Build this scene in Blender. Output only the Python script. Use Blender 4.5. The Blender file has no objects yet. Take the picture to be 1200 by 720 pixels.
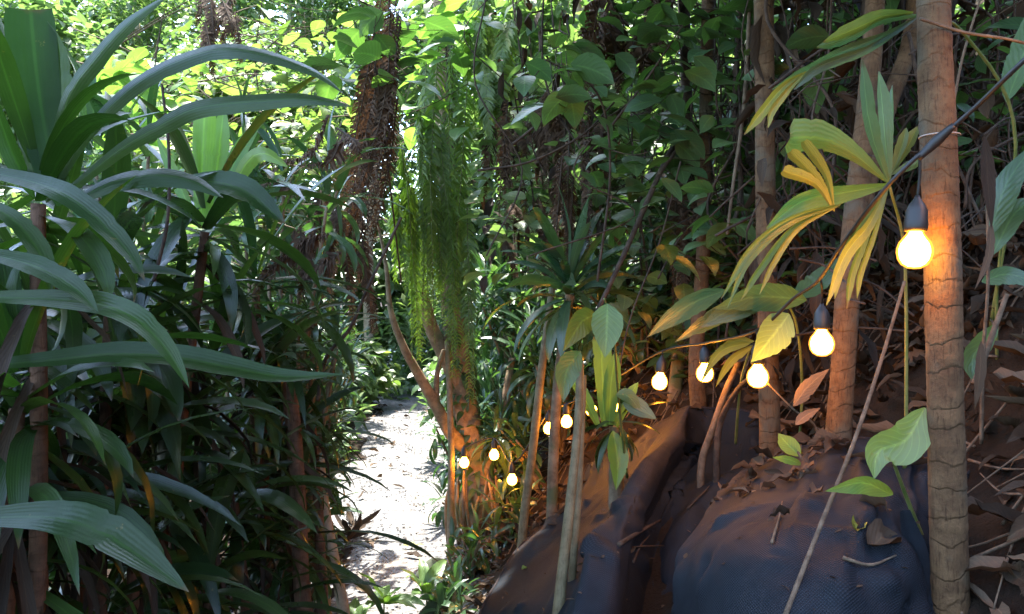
import bpy, math, random
import numpy as np
from mathutils import Vector

# ------------------------------------------------------------------ camera, sky, sun, exposure
scene = bpy.context.scene
R = math.radians
CAM = np.array([0.0, 0.0, 1.5])
LENS = 28.0
cam_d = bpy.data.cameras.new('camera')
cam_d.lens = LENS; cam_d.sensor_width = 36.0; cam_d.clip_start = 0.05; cam_d.clip_end = 500
cam = bpy.data.objects.new('camera', cam_d)
scene.collection.objects.link(cam)
cam.location = CAM; cam.rotation_euler = (R(90), 0, 0)
scene.camera = cam

SUN_DIR = Vector((-0.12, 0.27, 0.95)).normalized()      # towards the sun: behind the clearing, to the left
SUN_EL = math.asin(SUN_DIR.z); SUN_AZ = math.atan2(SUN_DIR.x, SUN_DIR.y)
world = bpy.data.worlds.new('World'); scene.world = world; world.use_nodes = True
wn = world.node_tree.nodes; wl = world.node_tree.links
sky = wn.new('ShaderNodeTexSky'); sky.sky_type = 'NISHITA'; sky.sun_disc = False
sky.sun_elevation = SUN_EL; sky.sun_rotation = SUN_AZ
wl.new(sky.outputs[0], wn['Background'].inputs[0]); wn['Background'].inputs[1].default_value = 0.15
sun_d = bpy.data.lights.new('sun', 'SUN'); sun_d.energy = 2.8; sun_d.angle = R(0.53); sun_d.color = (1, 0.955, 0.88)
sun = bpy.data.objects.new('sun', sun_d); scene.collection.objects.link(sun)
sun.rotation_euler = (-SUN_DIR).to_track_quat('-Z', 'Y').to_euler()
sun.location = (-4, 6, 14)
vs = scene.view_settings
vs.view_transform = 'Standard'; vs.look = 'None'; vs.gamma = 1; vs.exposure = 3.35; vs.use_curve_mapping = False
scene.cycles.use_denoising = True
scene.cycles.max_bounces = 10; scene.cycles.transparent_max_bounces = 8
scene.cycles.sample_clamp_indirect = 6

rng = random.Random(11)
nr = np.random.default_rng(11)
F = LENS / 36 * 1200
def P(px, py, Y):
    return np.array(((px - 600) / F * Y, Y, 1.5 - (py - 360) / F * Y))
def norm(a):
    return a / np.maximum(np.linalg.norm(a, axis=-1, keepdims=True), 1e-9)
def U(a, b, n): return nr.uniform(a, b, n)

# ------------------------------------------------------------------ materials
class NT:
    def __init__(s, name):
        s.m = bpy.data.materials.new(name); s.m.use_nodes = True
        s.t = s.m.node_tree; s.n = s.t.nodes; s.l = s.t.links
        s.b = s.n['Principled BSDF']; s.out = s.n['Material Output']
    def new(s, t, **k):
        n = s.n.new(t)
        for a, v in k.items(): setattr(n, a, v)
        return n
    def put(s, sock, v):
        if hasattr(v, 'is_linked') or hasattr(v, 'links'): s.l.new(v, sock)
        else: sock.default_value = v
    def math(s, op, a, b=None, clamp=False):
        n = s.new('ShaderNodeMath', operation=op, use_clamp=clamp)
        s.put(n.inputs[0], a)
        if b is not None: s.put(n.inputs[1], b)
        return n.outputs[0]
    def mix(s, f, a, b, mode='MIX'):
        n = s.new('ShaderNodeMix', data_type='RGBA', blend_type=mode)
        s.put(n.inputs[0], f)
        s.put(n.inputs[6], (*a, 1) if isinstance(a, tuple) else a)
        s.put(n.inputs[7], (*b, 1) if isinstance(b, tuple) else b)
        return n.outputs[2]
    def ramp(s, v, lo, hi):
        n = s.new('ShaderNodeMapRange', interpolation_type='SMOOTHSTEP')
        s.put(n.inputs[0], v); n.inputs[1].default_value = lo; n.inputs[2].default_value = hi
        return n.outputs[0]
    def noise(s, scale, detail=3, vec=None, rough=0.55):
        n = s.new('ShaderNodeTexNoise'); n.inputs['Scale'].default_value = scale
        n.inputs['Detail'].default_value = detail; n.inputs['Roughness'].default_value = rough
        if vec is not None: s.l.new(vec, n.inputs['Vector'])
        return n.outputs[0]
    def pos(s):
        return s.new('ShaderNodeNewGeometry').outputs['Position']
    def attr(s):
        a = s.new('ShaderNodeAttribute', attribute_name='leaf')
        x = s.new('ShaderNodeSeparateXYZ'); s.l.new(a.outputs['Vector'], x.inputs[0])
        return x.outputs[0], x.outputs[1], x.outputs[2]
    def bump(s, h, strength=0.4, dist=0.01):
        n = s.new('ShaderNodeBump'); n.inputs['Strength'].default_value = strength
        n.inputs['Distance'].default_value = dist; s.l.new(h, n.inputs['Height'])
        return n.outputs[0]

def leaf_mat(name, a, b, trans=0.35, rough=0.36, vein='strap', rib=1.7, blotch=(0.17, 0.13, 0.04), spots=0.085, spec=0.5, tcol=None, vf=26.0, vh=0.4, tipb=0.75):
    t = NT(name); u, v, r = t.attr()
    au = t.math('ABSOLUTE', u)
    base = t.mix(r, a, b)
    n1 = t.noise(9.0, 4, t.pos())
    base = t.mix(t.math('MULTIPLY', t.ramp(n1, 0.35, 0.75), 0.45), base, t.mix(1.0, base, (0.55, 0.6, 0.5), 'MULTIPLY'))
    # worn blotches and old patches
    n2 = t.noise(32.0, 5, t.pos(), 0.65)
    base = t.mix(t.math('MULTIPLY', t.ramp(n2, 0.66, 0.74), spots * 8), base, blotch)
    ribm = t.math('SUBTRACT', 1.0, t.ramp(au, 0.02, 0.12))
    base = t.mix(t.math('MULTIPLY', ribm, 0.6), base, t.mix(1.0, base, (rib, rib, rib * 0.9), 'MULTIPLY'))
    if vein == 'strap':
        h = t.math('MULTIPLY', t.math('SINE', t.math('MULTIPLY', u, vf)), vh)
    else:
        h = t.math('SINE', t.math('MULTIPLY', t.math('SUBTRACT', v, t.math('MULTIPLY', au, 0.28)), 58.0))
        vm = t.ramp(h, 0.82, 1.0)
        base = t.mix(t.math('MULTIPLY', vm, 0.35), base, t.mix(1.0, base, (1.6, 1.6, 1.4), 'MULTIPLY'))
    tipn = t.math('ADD', v, t.math('MULTIPLY', t.math('SUBTRACT', n1, 0.5), 0.35))
    base = t.mix(t.math('MULTIPLY', t.ramp(tipn, 0.955, 1.01), tipb), base, (0.09, 0.055, 0.025))
    h = t.math('ADD', t.math('MULTIPLY', h, 0.25), t.noise(60.0, 3, t.pos()))
    bn = t.bump(h, 0.22, 0.004)
    t.l.new(base, t.b.inputs['Base Color']); t.l.new(bn, t.b.inputs['Normal'])
    t.l.new(t.math('ADD', t.math('MULTIPLY', n1, 0.25), rough - 0.12), t.b.inputs['Roughness'])
    t.b.inputs['Specular IOR Level'].default_value = spec
    if trans > 0:
        tr = t.new('ShaderNodeBsdfTranslucent')
        tc = tcol or (1.6, 2.0, 0.6)
        t.l.new(t.mix(1.0, base, tc, 'MULTIPLY'), tr.inputs[0]); t.l.new(bn, tr.inputs['Normal'])
        ms = t.new('ShaderNodeMixShader'); ms.inputs[0].default_value = trans
        t.l.new(t.b.outputs[0], ms.inputs[1]); t.l.new(tr.outputs[0], ms.inputs[2])
        t.l.new(ms.outputs[0], t.out.inputs[0])
    return t.m

def bark_mat(name, a, b, c=None, rings=0.0, scale=14, bump=0.5, rough=0.85):
    t = NT(name); u, v, r = t.attr()
    n = t.noise(scale, 6, t.pos(), 0.65); n2 = t.noise(scale * 5, 4, t.pos(), 0.7)
    base = t.mix(t.ramp(n, 0.32, 0.68), a, b)
    base = t.mix(t.math('MULTIPLY', t.ramp(n2, 0.5, 0.75), 0.6), base, t.mix(1.0, base, (0.4, 0.38, 0.36), 'MULTIPLY'))
    if c: base = t.mix(t.ramp(t.noise(scale * 0.35, 4, t.pos()), 0.52, 0.66), base, c)
    h = t.math('ADD', n, t.math('MULTIPLY', n2, 0.5))
    if rings > 0:
        vv = t.math('ADD', v, t.math('ADD', t.math('MULTIPLY', t.noise(6.0, 4, t.pos()), 0.16), t.math('MULTIPLY', n2, 0.006)))
        f = t.math('FRACT', t.math('DIVIDE', vv, rings))
        line = t.math('SUBTRACT', 1.0, t.ramp(f, 0.0, 0.11))
        base = t.mix(t.math('MULTIPLY', line, t.math('MULTIPLY', t.ramp(n, 0.38, 0.62), 0.32)), base, t.mix(1.0, base, (0.35, 0.3, 0.28), 'MULTIPLY'))
        # short cracks running up the trunk
        cm = t.new('ShaderNodeCombineXYZ'); t.l.new(t.math('MULTIPLY', u, 9.0), cm.inputs[0]); t.l.new(t.math('MULTIPLY', v, 10.0), cm.inputs[1])
        cr = t.noise(2.2, 5, cm.outputs[0], 0.7)
        base = t.mix(t.math('MULTIPLY', t.ramp(cr, 0.52, 0.66), 0.8), base, t.mix(1.0, base, (0.45, 0.4, 0.36), 'MULTIPLY'))
        h = t.math('ADD', h, t.math('MULTIPLY', line, -0.8)); h = t.math('ADD', h, t.math('MULTIPLY', cr, -0.7))
    t.l.new(base, t.b.inputs['Base Color']); t.b.inputs['Roughness'].default_value = rough
    t.b.inputs['Specular IOR Level'].default_value = 0.25
    t.l.new(t.bump(h, bump, 0.008), t.b.inputs['Normal'])
    return t.m

M = {}
M['strap_dark'] = leaf_mat('dark strap leaf', (0.013, 0.030, 0.010), (0.038, 0.066, 0.020), 0.32, 0.29, spec=0.5)
M['strap_hero'] = leaf_mat('long strap leaf', (0.018, 0.042, 0.012), (0.038, 0.076, 0.018), 0.38, 0.34, spec=0.32)
M['strap_upright'] = leaf_mat('broad upright strap leaf', (0.022, 0.055, 0.013), (0.03, 0.066, 0.016), 0.5, 0.5, spec=0.2)
M['strap_pale'] = leaf_mat('sunlit strap leaf', (0.10, 0.19, 0.04), (0.17, 0.27, 0.06), 0.5, 0.36)  # paler copy of the strap leaf, sunlight put into its colour
M['strap_mid'] = leaf_mat('glossy dracaena leaf', (0.030, 0.070, 0.036), (0.065, 0.115, 0.055), 0.3, 0.28, spec=0.65)
M['broad'] = leaf_mat('broad leaf', (0.045, 0.092, 0.040), (0.09, 0.15, 0.062), 0.36, 0.32, 'pinnate')
M['broad_pale'] = leaf_mat('pale broad leaf', (0.10, 0.18, 0.07), (0.16, 0.25, 0.09), 0.4, 0.4, 'pinnate')
M['broad_olive'] = leaf_mat('olive broad leaf', (0.09, 0.10, 0.02), (0.15, 0.14, 0.03), 0.4, 0.4, 'pinnate')
M['sunny'] = leaf_mat('sunlit forest leaf', (0.060, 0.105, 0.045), (0.15, 0.20, 0.095), 0.45, 0.34, 'pinnate', spots=0.02, spec=0.6, tcol=(1.5, 1.8, 0.8))  # lighter copy of the forest leaf, sun brightness put into the colour
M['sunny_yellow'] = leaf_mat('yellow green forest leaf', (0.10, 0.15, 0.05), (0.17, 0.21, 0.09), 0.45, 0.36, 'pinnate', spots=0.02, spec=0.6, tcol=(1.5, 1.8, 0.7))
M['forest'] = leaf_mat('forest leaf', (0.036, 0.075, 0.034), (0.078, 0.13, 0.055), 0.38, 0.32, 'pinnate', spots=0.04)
M['fern'] = leaf_mat('green fern', (0.075, 0.13, 0.032), (0.17, 0.22, 0.06), 0.48, 0.42, spots=0.03)
M['fern_dry'] = leaf_mat('dried fern', (0.040, 0.025, 0.016), (0.13, 0.078, 0.049), 0.25, 0.75, spec=0.2, tcol=(1.2, 0.9, 0.6))
M['dry'] = leaf_mat('dry leaf', (0.022, 0.014, 0.009), (0.125, 0.085, 0.056), 0.12, 0.7, 'pinnate', blotch=(0.05, 0.03, 0.02), spec=0.12, tcol=(1.2, 0.9, 0.6))
M['dry_dark'] = leaf_mat('rotting leaf', (0.017, 0.011, 0.007), (0.052, 0.033, 0.020), 0.1, 0.75, 'pinnate', spec=0.2, tcol=(1.2, 0.9, 0.6))
M['yellow'] = leaf_mat('yellowing palm leaf', (0.19, 0.20, 0.035), (0.26, 0.24, 0.05), 0.35, 0.45, tcol=(1.4, 1.3, 0.5), vf=20.0, vh=2.2)
M['palm'] = leaf_mat('palm leaf', (0.075, 0.14, 0.058), (0.125, 0.185, 0.075), 0.4, 0.42, vf=24.0, vh=2.2)
M['palm_yellow'] = leaf_mat('palm leaf turning yellow', (0.085, 0.15, 0.045), (0.17, 0.20, 0.05), 0.38, 0.42, tcol=(1.4, 1.4, 0.5), vf=20.0, vh=2.0)
M['palm_blue'] = leaf_mat('blue green palm leaf', (0.055, 0.10, 0.070), (0.09, 0.145, 0.10), 0.3, 0.3, vf=20.0, vh=1.6)
M['trunk_ring'] = bark_mat('ringed trunk', (0.076, 0.041, 0.019), (0.130, 0.076, 0.036), (0.085, 0.068, 0.044), 0.055, 22, 0.6)
M['bark'] = bark_mat('brown bark', (0.13, 0.085, 0.05), (0.25, 0.18, 0.11), (0.10, 0.11, 0.05), 0, 16, 0.8)
M['bark_pale'] = bark_mat('pale bark', (0.25, 0.20, 0.13), (0.36, 0.29, 0.20), None, 0, 18, 0.6)
M['cane'] = bark_mat('red brown cane', (0.075, 0.040, 0.022), (0.14, 0.074, 0.043), None, 0.035, 26, 0.5)
M['vine'] = bark_mat('dark vine bark', (0.03, 0.020, 0.014), (0.08, 0.053, 0.036), None, 0, 30, 0.6)
M['twig'] = bark_mat('dry twig', (0.08, 0.055, 0.035), (0.16, 0.115, 0.075), None, 0, 40, 0.4)
M['green_stem'] = bark_mat('green stem', (0.08, 0.12, 0.03), (0.15, 0.16, 0.05), None, 0, 30, 0.3, 0.5)
M['pole'] = bark_mat('bamboo pole', (0.13, 0.10, 0.05), (0.21, 0.165, 0.09), None, 0.16, 18, 0.4, 0.6)

def plain(name, col, rough=0.5, spec=0.5, var=0.3, scale=40, bump=0.2):
    t = NT(name); n = t.noise(scale, 4, t.pos())
    base = t.mix(n, tuple(c * (1 - var) for c in col), tuple(min(1, c * (1 + var)) for c in col))
    t.l.new(base, t.b.inputs['Base Color']); t.b.inputs['Roughness'].default_value = rough
    t.b.inputs['Specular IOR Level'].default_value = spec
    t.l.new(t.bump(n, bump, 0.003), t.b.inputs['Normal'])
    return t.m
M['rubber'] = plain('black rubber', (0.014, 0.012, 0.011), 0.5)
M['tie'] = plain('pale cable tie', (0.32, 0.28, 0.24), 0.5)
M['stone'] = plain('mossy stone', (0.055, 0.065, 0.04), 0.9, 0.2, 0.6, 12, 0.7)

def bulb_mats():
    t = NT('glowing filament core'); t.n.remove(t.b)
    e = t.new('ShaderNodeEmission'); e.inputs[0].default_value = (1.0, 0.42, 0.055, 1); e.inputs[1].default_value = 15.0
    t.l.new(e.outputs[0], t.out.inputs[0]); M['core'] = t.m
    t = NT('bulb glass with rim glow'); t.n.remove(t.b)
    tp = t.new('ShaderNodeBsdfTransparent'); tp.inputs[0].default_value = (1.0, 0.80, 0.45, 1)
    gl = t.new('ShaderNodeBsdfGlossy'); gl.inputs['Roughness'].default_value = 0.08
    em = t.new('ShaderNodeEmission'); em.inputs[0].default_value = (1.0, 0.36, 0.05, 1); em.inputs[1].default_value = 0.16  # weak shell emission paints the orange bloom as a rim
    m1 = t.new('ShaderNodeAddShader'); t.l.new(tp.outputs[0], m1.inputs[0]); t.l.new(em.outputs[0], m1.inputs[1])
    m2 = t.new('ShaderNodeMixShader'); m2.inputs[0].default_value = 0.03; t.l.new(m1.outputs[0], m2.inputs[1]); t.l.new(gl.outputs[0], m2.inputs[2])
    t.l.new(m2.outputs[0], t.out.inputs[0]); M['bulb'] = t.m
bulb_mats()

def soil_mat():
    t = NT('forest soil'); p = t.pos()
    n = t.noise(3.0, 8, p, 0.7); n2 = t.noise(45, 6, p, 0.7)
    base = t.mix(t.ramp(n, 0.35, 0.7), (0.017, 0.011, 0.007), (0.042, 0.027, 0.016))
    base = t.mix(t.math('MULTIPLY', t.ramp(n2, 0.5, 0.7), 0.7), base, (0.025, 0.017, 0.012))
    t.l.new(base, t.b.inputs['Base Color']); t.b.inputs['Roughness'].default_value = 0.95
    t.b.inputs['Specular IOR Level'].default_value = 0.15
    t.l.new(t.bump(t.math('ADD', n, n2), 0.9, 0.03), t.b.inputs['Normal']); return t.m
M['soil'] = soil_mat()
def gravel_mat():
    t = NT('pale gravel'); p = t.pos()
    v = t.new('ShaderNodeTexVoronoi'); v.inputs['Scale'].default_value = 55; t.l.new(p, v.inputs['Vector'])
    sv = t.new('ShaderNodeSeparateColor'); t.l.new(v.outputs['Color'], sv.inputs[0])
    base = t.mix(sv.outputs[0], (0.085, 0.082, 0.08), (0.22, 0.213, 0.206))
    base = t.mix(t.math('MULTIPLY', t.ramp(t.noise(2.2, 5, p), 0.5, 0.72), 0.55), base, (0.22, 0.17, 0.12))
    t.l.new(base, t.b.inputs['Base Color']); t.b.inputs['Roughness'].default_value = 0.9
    h = t.math('SUBTRACT', 1.0, v.outputs['Distance'])
    t.l.new(t.bump(h, 0.9, 0.02), t.b.inputs['Normal']); return t.m
M['gravel'] = gravel_mat()
def fabric_mat():
    t = NT('black woven ground cloth'); p = t.pos(); u, v, r = t.attr()
    n = t.noise(3.5, 6, p, 0.65); n2 = t.noise(26, 6, p, 0.7)
    base = t.mix(t.ramp(n, 0.3, 0.7), (0.0058, 0.0078, 0.0105), (0.0120, 0.0158, 0.0205))
    # dust and washed-down soil lying in patches
    d = t.math('MULTIPLY', t.ramp(n2, 0.5, 0.72), t.ramp(t.noise(2.3, 5, p), 0.45, 0.66))
    base = t.mix(t.math('MULTIPLY', d, 0.32), base, (0.020, 0.0185, 0.0185))
    base = t.mix(t.math('MULTIPLY', r, t.ramp(n2, 0.28, 0.62)), base, (0.05, 0.034, 0.030))
    wx = t.math('SINE', t.math('MULTIPLY', u, 900.0)); wy = t.math('SINE', t.math('MULTIPLY', v, 900.0))
    w = t.math('MULTIPLY', wx, wy)
    base = t.mix(t.math('MULTIPLY', t.ramp(w, -0.2, 0.9), 0.75), base, t.mix(1.0, base, (2.6, 2.6, 2.7), 'MULTIPLY'))
    t.l.new(base, t.b.inputs['Base Color']); t.b.inputs['Roughness'].default_value = 0.66
    t.b.inputs['Specular IOR Level'].default_value = 0.12
    t.b.inputs['Sheen Weight'].default_value = 0.0; t.b.inputs['Sheen Roughness'].default_value = 0.4
    h = t.math('ADD', t.math('MULTIPLY', w, 0.3), t.math('MULTIPLY', n2, 0.9))
    t.l.new(t.bump(h, 0.5, 0.006), t.b.inputs['Normal']); return t.m
M['fabric'] = fabric_mat()

# ------------------------------------------------------------------ mesh builder
class MB:
    def __init__(s): s.v = []; s.a = []; s.q = []; s.t = []; s.n = 0
    def add(s, v, a, q=None, t=None):
        v = np.asarray(v, float).reshape(-1, 3)
        s.v.append(v); s.a.append(np.asarray(a, float).reshape(-1, 3))
        if q is not None and len(q): s.q.append(np.asarray(q, int).reshape(-1, 4) + s.n)
        if t is not None and len(t): s.t.append(np.asarray(t, int).reshape(-1, 3) + s.n)
        s.n += len(v)
    def build(s, name, mat, parent=None, smooth=True):
        me = bpy.data.meshes.new(name)
        v = np.concatenate(s.v); a = np.concatenate(s.a)
        q = np.concatenate(s.q) if s.q else np.zeros((0, 4), int)
        t = np.concatenate(s.t) if s.t else np.zeros((0, 3), int)
        o = bpy.data.objects.new(name, me)
        if parent is not None:
            v = v - np.array(parent.location)
        me.vertices.add(len(v)); me.vertices.foreach_set('co', v.ravel())
        nl = q.size + t.size
        me.loops.add(nl); me.loops.foreach_set('vertex_index', np.concatenate([q.ravel(), t.ravel()]))
        me.polygons.add(len(q) + len(t))
        st = np.concatenate([np.arange(len(q)) * 4, q.size + np.arange(len(t)) * 3])
        me.polygons.foreach_set('loop_start', st)
        me.polygons.foreach_set('use_smooth', np.full(len(st), smooth))
        at = me.attributes.new('leaf', 'FLOAT_VECTOR', 'POINT'); at.data.foreach_set('vector', a.ravel())
        me.update(calc_edges=True); me.validate()
        me.materials.append(M[mat])
        scene.collection.objects.link(o)
        if parent is not None: o.parent = parent
        return o

def thing(name, label, cat, loc=(0, 0, 0), group=None):
    o = bpy.data.objects.new(name, None); o.empty_display_size = 0.1
    scene.collection.objects.link(o); o.location = [float(c) for c in loc]
    return tag(o, label, cat, group)
def tag(o, label=None, cat=None, group=None, kind=None):
    if label: o['label'] = label
    if cat: o['category'] = cat
    if group: o['group'] = group
    if kind: o['kind'] = kind
    return o

def smooth_curve(pts, n):
    p = np.asarray(pts, float)
    if len(p) == 2:
        return p[0] + (p[1] - p[0]) * np.linspace(0, 1, n)[:, None]
    d = np.r_[0, np.cumsum(np.sqrt(np.linalg.norm(np.diff(p, axis=0), axis=1)) + 1e-6)]
    e = np.vstack([2 * p[0] - p[1], p, 2 * p[-1] - p[-2]])
    tt = np.linspace(0, len(p) - 1 - 1e-9, n); i = tt.astype(int); f = (tt - i)[:, None]
    a, b, c, dd = e[i], e[i + 1], e[i + 2], e[i + 3]
    return 0.5 * (2 * b + (c - a) * f + (2 * a - 5 * b + 4 * c - dd) * f ** 2 + (3 * b - a - 3 * c + dd) * f ** 3)

PROF = {
    'strap': ([0, .12, .35, .6, .8, .93, 1], [.42, .62, .95, 1, .72, .32, .0]),
    'blunt': ([0, .2, .5, .8, .95, 1], [.3, .55, .85, 1, 1, .9]),
    'ovate': ([0, .08, .25, .45, .65, .85, 1], [.05, .45, .92, 1, .8, .36, .0]),
    'pinna': ([0, .3, .7, 1], [.7, 1, .75, .05]),
    'seg': ([0, .15, .5, .8, 1], [.12, .45, 1, .85, .1]),
    'fan': ([0, .3, .7, .95, 1], [.06, .45, .95, 1, .55]),
}
def prof(kind, t): return np.interp(t, *PROF[kind])

def ribbons(mb, C, S, N, W, fold=0.2, rnd=None, m=3, curl=0.0):
    """C,S,N (L,n,3); W (L,n) half widths. m points across."""
    L, n = W.shape
    us = np.linspace(-1, 1, m)
    au = np.abs(us)
    off = fold * au + curl * au ** 2
    V = C[:, :, None, :] + S[:, :, None, :] * (W[:, :, None] * us)[..., None] + N[:, :, None, :] * (W[:, :, None] * off)[..., None]
    if rnd is None: rnd = nr.random(L)
    A = np.zeros((L, n, m, 3)); A[..., 0] = us; A[..., 1] = np.linspace(0, 1, n)[None, :, None]; A[..., 2] = rnd[:, None, None]
    i = np.arange(n - 1)[:, None] * m + np.arange(m - 1)[None, :]
    q = np.stack([i, i + 1, i + m + 1, i + m], -1).reshape(-1, 4)
    q = (q[None] + (np.arange(L) * n * m)[:, None, None]).reshape(-1, 4)
    mb.add(V, A, q)

def straps(mb, base, az, el, Ln, W, droop, n=7, kind='strap', fold=0.25, m=3, roll=None, power=1.4, rnd=None, wave=0.0, curl=0.0):
    L = len(az); t = np.linspace(0, 1, n)
    base = np.broadcast_to(base, (L, 3)); Ln = np.broadcast_to(Ln, L); W = np.broadcast_to(W, L)
    el = np.broadcast_to(el, L); droop = np.broadcast_to(droop, L)
    ang = el[:, None] - droop[:, None] * t ** power
    azz = az[:, None] + (nr.normal(0, 0.25, L)[:, None] * t if n > 3 else 0 * t)
    H = np.stack([np.cos(azz), np.sin(azz), 0 * azz], -1)
    Z = np.array([0, 0, 1.0])
    T = np.cos(ang)[..., None] * H + np.sin(ang)[..., None] * Z
    step = Ln[:, None, None] / (n - 1)
    C = base[:, None, :] + np.concatenate([np.zeros((L, 1, 3)), np.cumsum((T[:, :-1] + T[:, 1:]) / 2 * step, axis=1)], 1)
    S = np.stack([-np.sin(azz), np.cos(azz), 0 * azz], -1)
    N = -np.sin(ang)[..., None] * H + np.cos(ang)[..., None] * Z
    if roll is None: roll = nr.normal(0, 0.35, L)
    rl = roll[:, None] * np.ones_like(ang) + (nr.normal(0, 0.4, L)[:, None] * t)
    c, s = np.cos(rl)[..., None], np.sin(rl)[..., None]
    S, N = S * c + N * s, N * c - S * s
    if wave: C = C + N * (wave * W)[:, None, None] * np.sin(t * 14 + nr.random(L)[:, None] * 6)[..., None]
    ribbons(mb, C, S, N, W[:, None] * prof(kind, t)[None], fold, rnd, m, curl)

def hero(mb, pts, wpx, tilt=25, kind='strap', fold=0.22, n=44, rnd=None, twist=0, m=7, wave=0.03):
    """A leaf along a curve of real points; width in pixels at its own distance."""
    pw = []
    Y = None
    for q in pts:
        Y = q[2] if len(q) > 2 else Y
        pw.append((q[0], q[1], Y))
    # spread distance evenly when only the ends carry one
    idx = [i for i, q in enumerate(pts) if len(q) > 2]
    ys = np.interp(np.arange(len(pts)), idx, [pts[i][2] for i in idx])
    W3 = [P(q[0], q[1], y) for q, y in zip(pts, ys)]
    C = smooth_curve(W3, n); t = np.linspace(0, 1, n)
    T = norm(np.gradient(C, axis=0)); view = norm(C - CAM)
    S = norm(np.cross(T, view)); N = np.cross(S, T)
    S, N = np.where(N[:, 2:3].mean() < 0, -1, 1) * S, np.where(N[:, 2:3].mean() < 0, -1, 1) * N
    a = R(tilt) + R(twist) * t
    c, s = np.cos(a)[:, None], np.sin(a)[:, None]
    S, N = S * c + N * s, N * c - S * s
    w = wpx / 2 / F * np.interp(t, np.linspace(0, 1, len(ys)), ys) / max(0.35, math.cos(R(tilt)))
    w = w * prof(kind, t)
    sh = np.zeros(n)                                   # nibbled and torn margins
    for _ in range(nr.integers(1, 5)):
        k = nr.integers(int(n * .3), n - 2); c = nr.uniform(.05, .17); sd = nr.choice([-1, 1])
        for j, f in ((k, 1.0), (k + 1, nr.uniform(.2, .9))):
            sh[j] += sd * c * f / 2 * w[j]; w[j] *= 1 - c * f / 2
    w = w * (1 + nr.normal(0, .012, n))
    C = C + S * sh[:, None]
    ph = nr.random() * 6
    C = C + N * (wave * w.max() * np.sin(t * 11 + ph))[:, None]
    ribbons(mb, C[None], S[None], N[None], w[None], fold, np.array([nr.random() if rnd is None else rnd]), m, 0.05)

def tube(mb, pts, rad, seg=8, n=None, ring=0.0, rnd=0.5, raw=False, noise=0.0):
    pts = np.asarray(pts, float)
    ln = np.linalg.norm(np.diff(pts, axis=0), axis=1).sum()
    n = n or max(4, int(len(pts) * 4))
    C = pts if raw else smooth_curve(pts, n); n = len(C)
    r = np.interp(np.linspace(0, 1, n), np.linspace(0, 1, len(np.atleast_1d(rad))), np.atleast_1d(rad))
    T = norm(np.gradient(C, axis=0))
    ref = np.array([0.31, 0.95, 0.05]) if abs(T[0, 1]) < 0.8 else np.array([1.0, 0.1, 0.1])
    X = norm(np.cross(T, ref)); Yv = np.cross(T, X)
    s = np.r_[0, np.cumsum(np.linalg.norm(np.diff(C, axis=0), axis=1))]
    if ring:
        sw = s + 0.020 * np.sin(s * 13 + pts[0][0] * 7) + 0.012 * np.sin(s * 31 + 1); f = (sw / ring) % 1
        r = r * (1 + 0.02 * np.sin(s * 7.3 + pts[0][0] * 9) + 0.015 * np.sin(s * 17 + pts[0][1] * 5)) * (1 + 0.022 * np.exp(-((f - 0.04) / 0.07) ** 2) - 0.012 * f)
    a = np.linspace(0, 2 * np.pi, seg, endpoint=False)
    rr = r[:, None] * np.ones(seg)
    if noise: rr = rr * (1 + noise * nr.normal(0, 1, rr.shape))
    V = C[:, None] + X[:, None] * (np.cos(a) * rr)[..., None] + Yv[:, None] * (np.sin(a) * rr)[..., None]
    A = np.zeros((n, seg, 3)); A[..., 0] = np.abs(a / np.pi - 1); A[..., 1] = s[:, None]; A[..., 2] = rnd
    i = np.arange(n - 1)[:, None] * seg + np.arange(seg)[None]
    j = np.arange(n - 1)[:, None] * seg + (np.arange(seg)[None] + 1) % seg
    q = np.stack([i, j, j + seg, i + seg], -1).reshape(-1, 4)
    k = n * seg
    V = np.concatenate([V.reshape(-1, 3), C[:1], C[-1:]]); A = np.concatenate([A.reshape(-1, 3), A[0, :1], A[-1, :1]])
    ar = np.arange(seg); br = (ar + 1) % seg
    t = np.concatenate([np.stack([br, ar, np.full(seg, k)], -1), np.stack([(n - 1) * seg + ar, (n - 1) * seg + br, np.full(seg, k + 1)], -1)])
    mb.add(V, A, q, t)

def lathe(mb, base, axis, prof_rz, seg=20):
    axis = norm(np.asarray(axis, float)); X = norm(np.cross(axis, [0.2, 1, 0.1])); Yv = np.cross(axis, X)
    C = np.array([np.asarray(base) + axis * z for r, z in prof_rz]); r = np.array([max(1e-4, p[0]) for p in prof_rz]); n = len(r)
    a = np.linspace(0, 2 * np.pi, seg, endpoint=False)
    V = C[:, None] + (X[None, None] * np.cos(a)[None, :, None] + Yv[None, None] * np.sin(a)[None, :, None]) * r[:, None, None]
    A = np.zeros((n, seg, 3)); A[..., 1] = np.linspace(0, 1, n)[:, None]
    i = np.arange(n - 1)[:, None] * seg + np.arange(seg)[None]; j = np.arange(n - 1)[:, None] * seg + (np.arange(seg)[None] + 1) % seg
    mb.add(V, A, np.stack([j, i, i + seg, j + seg], -1).reshape(-1, 4))

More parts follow.
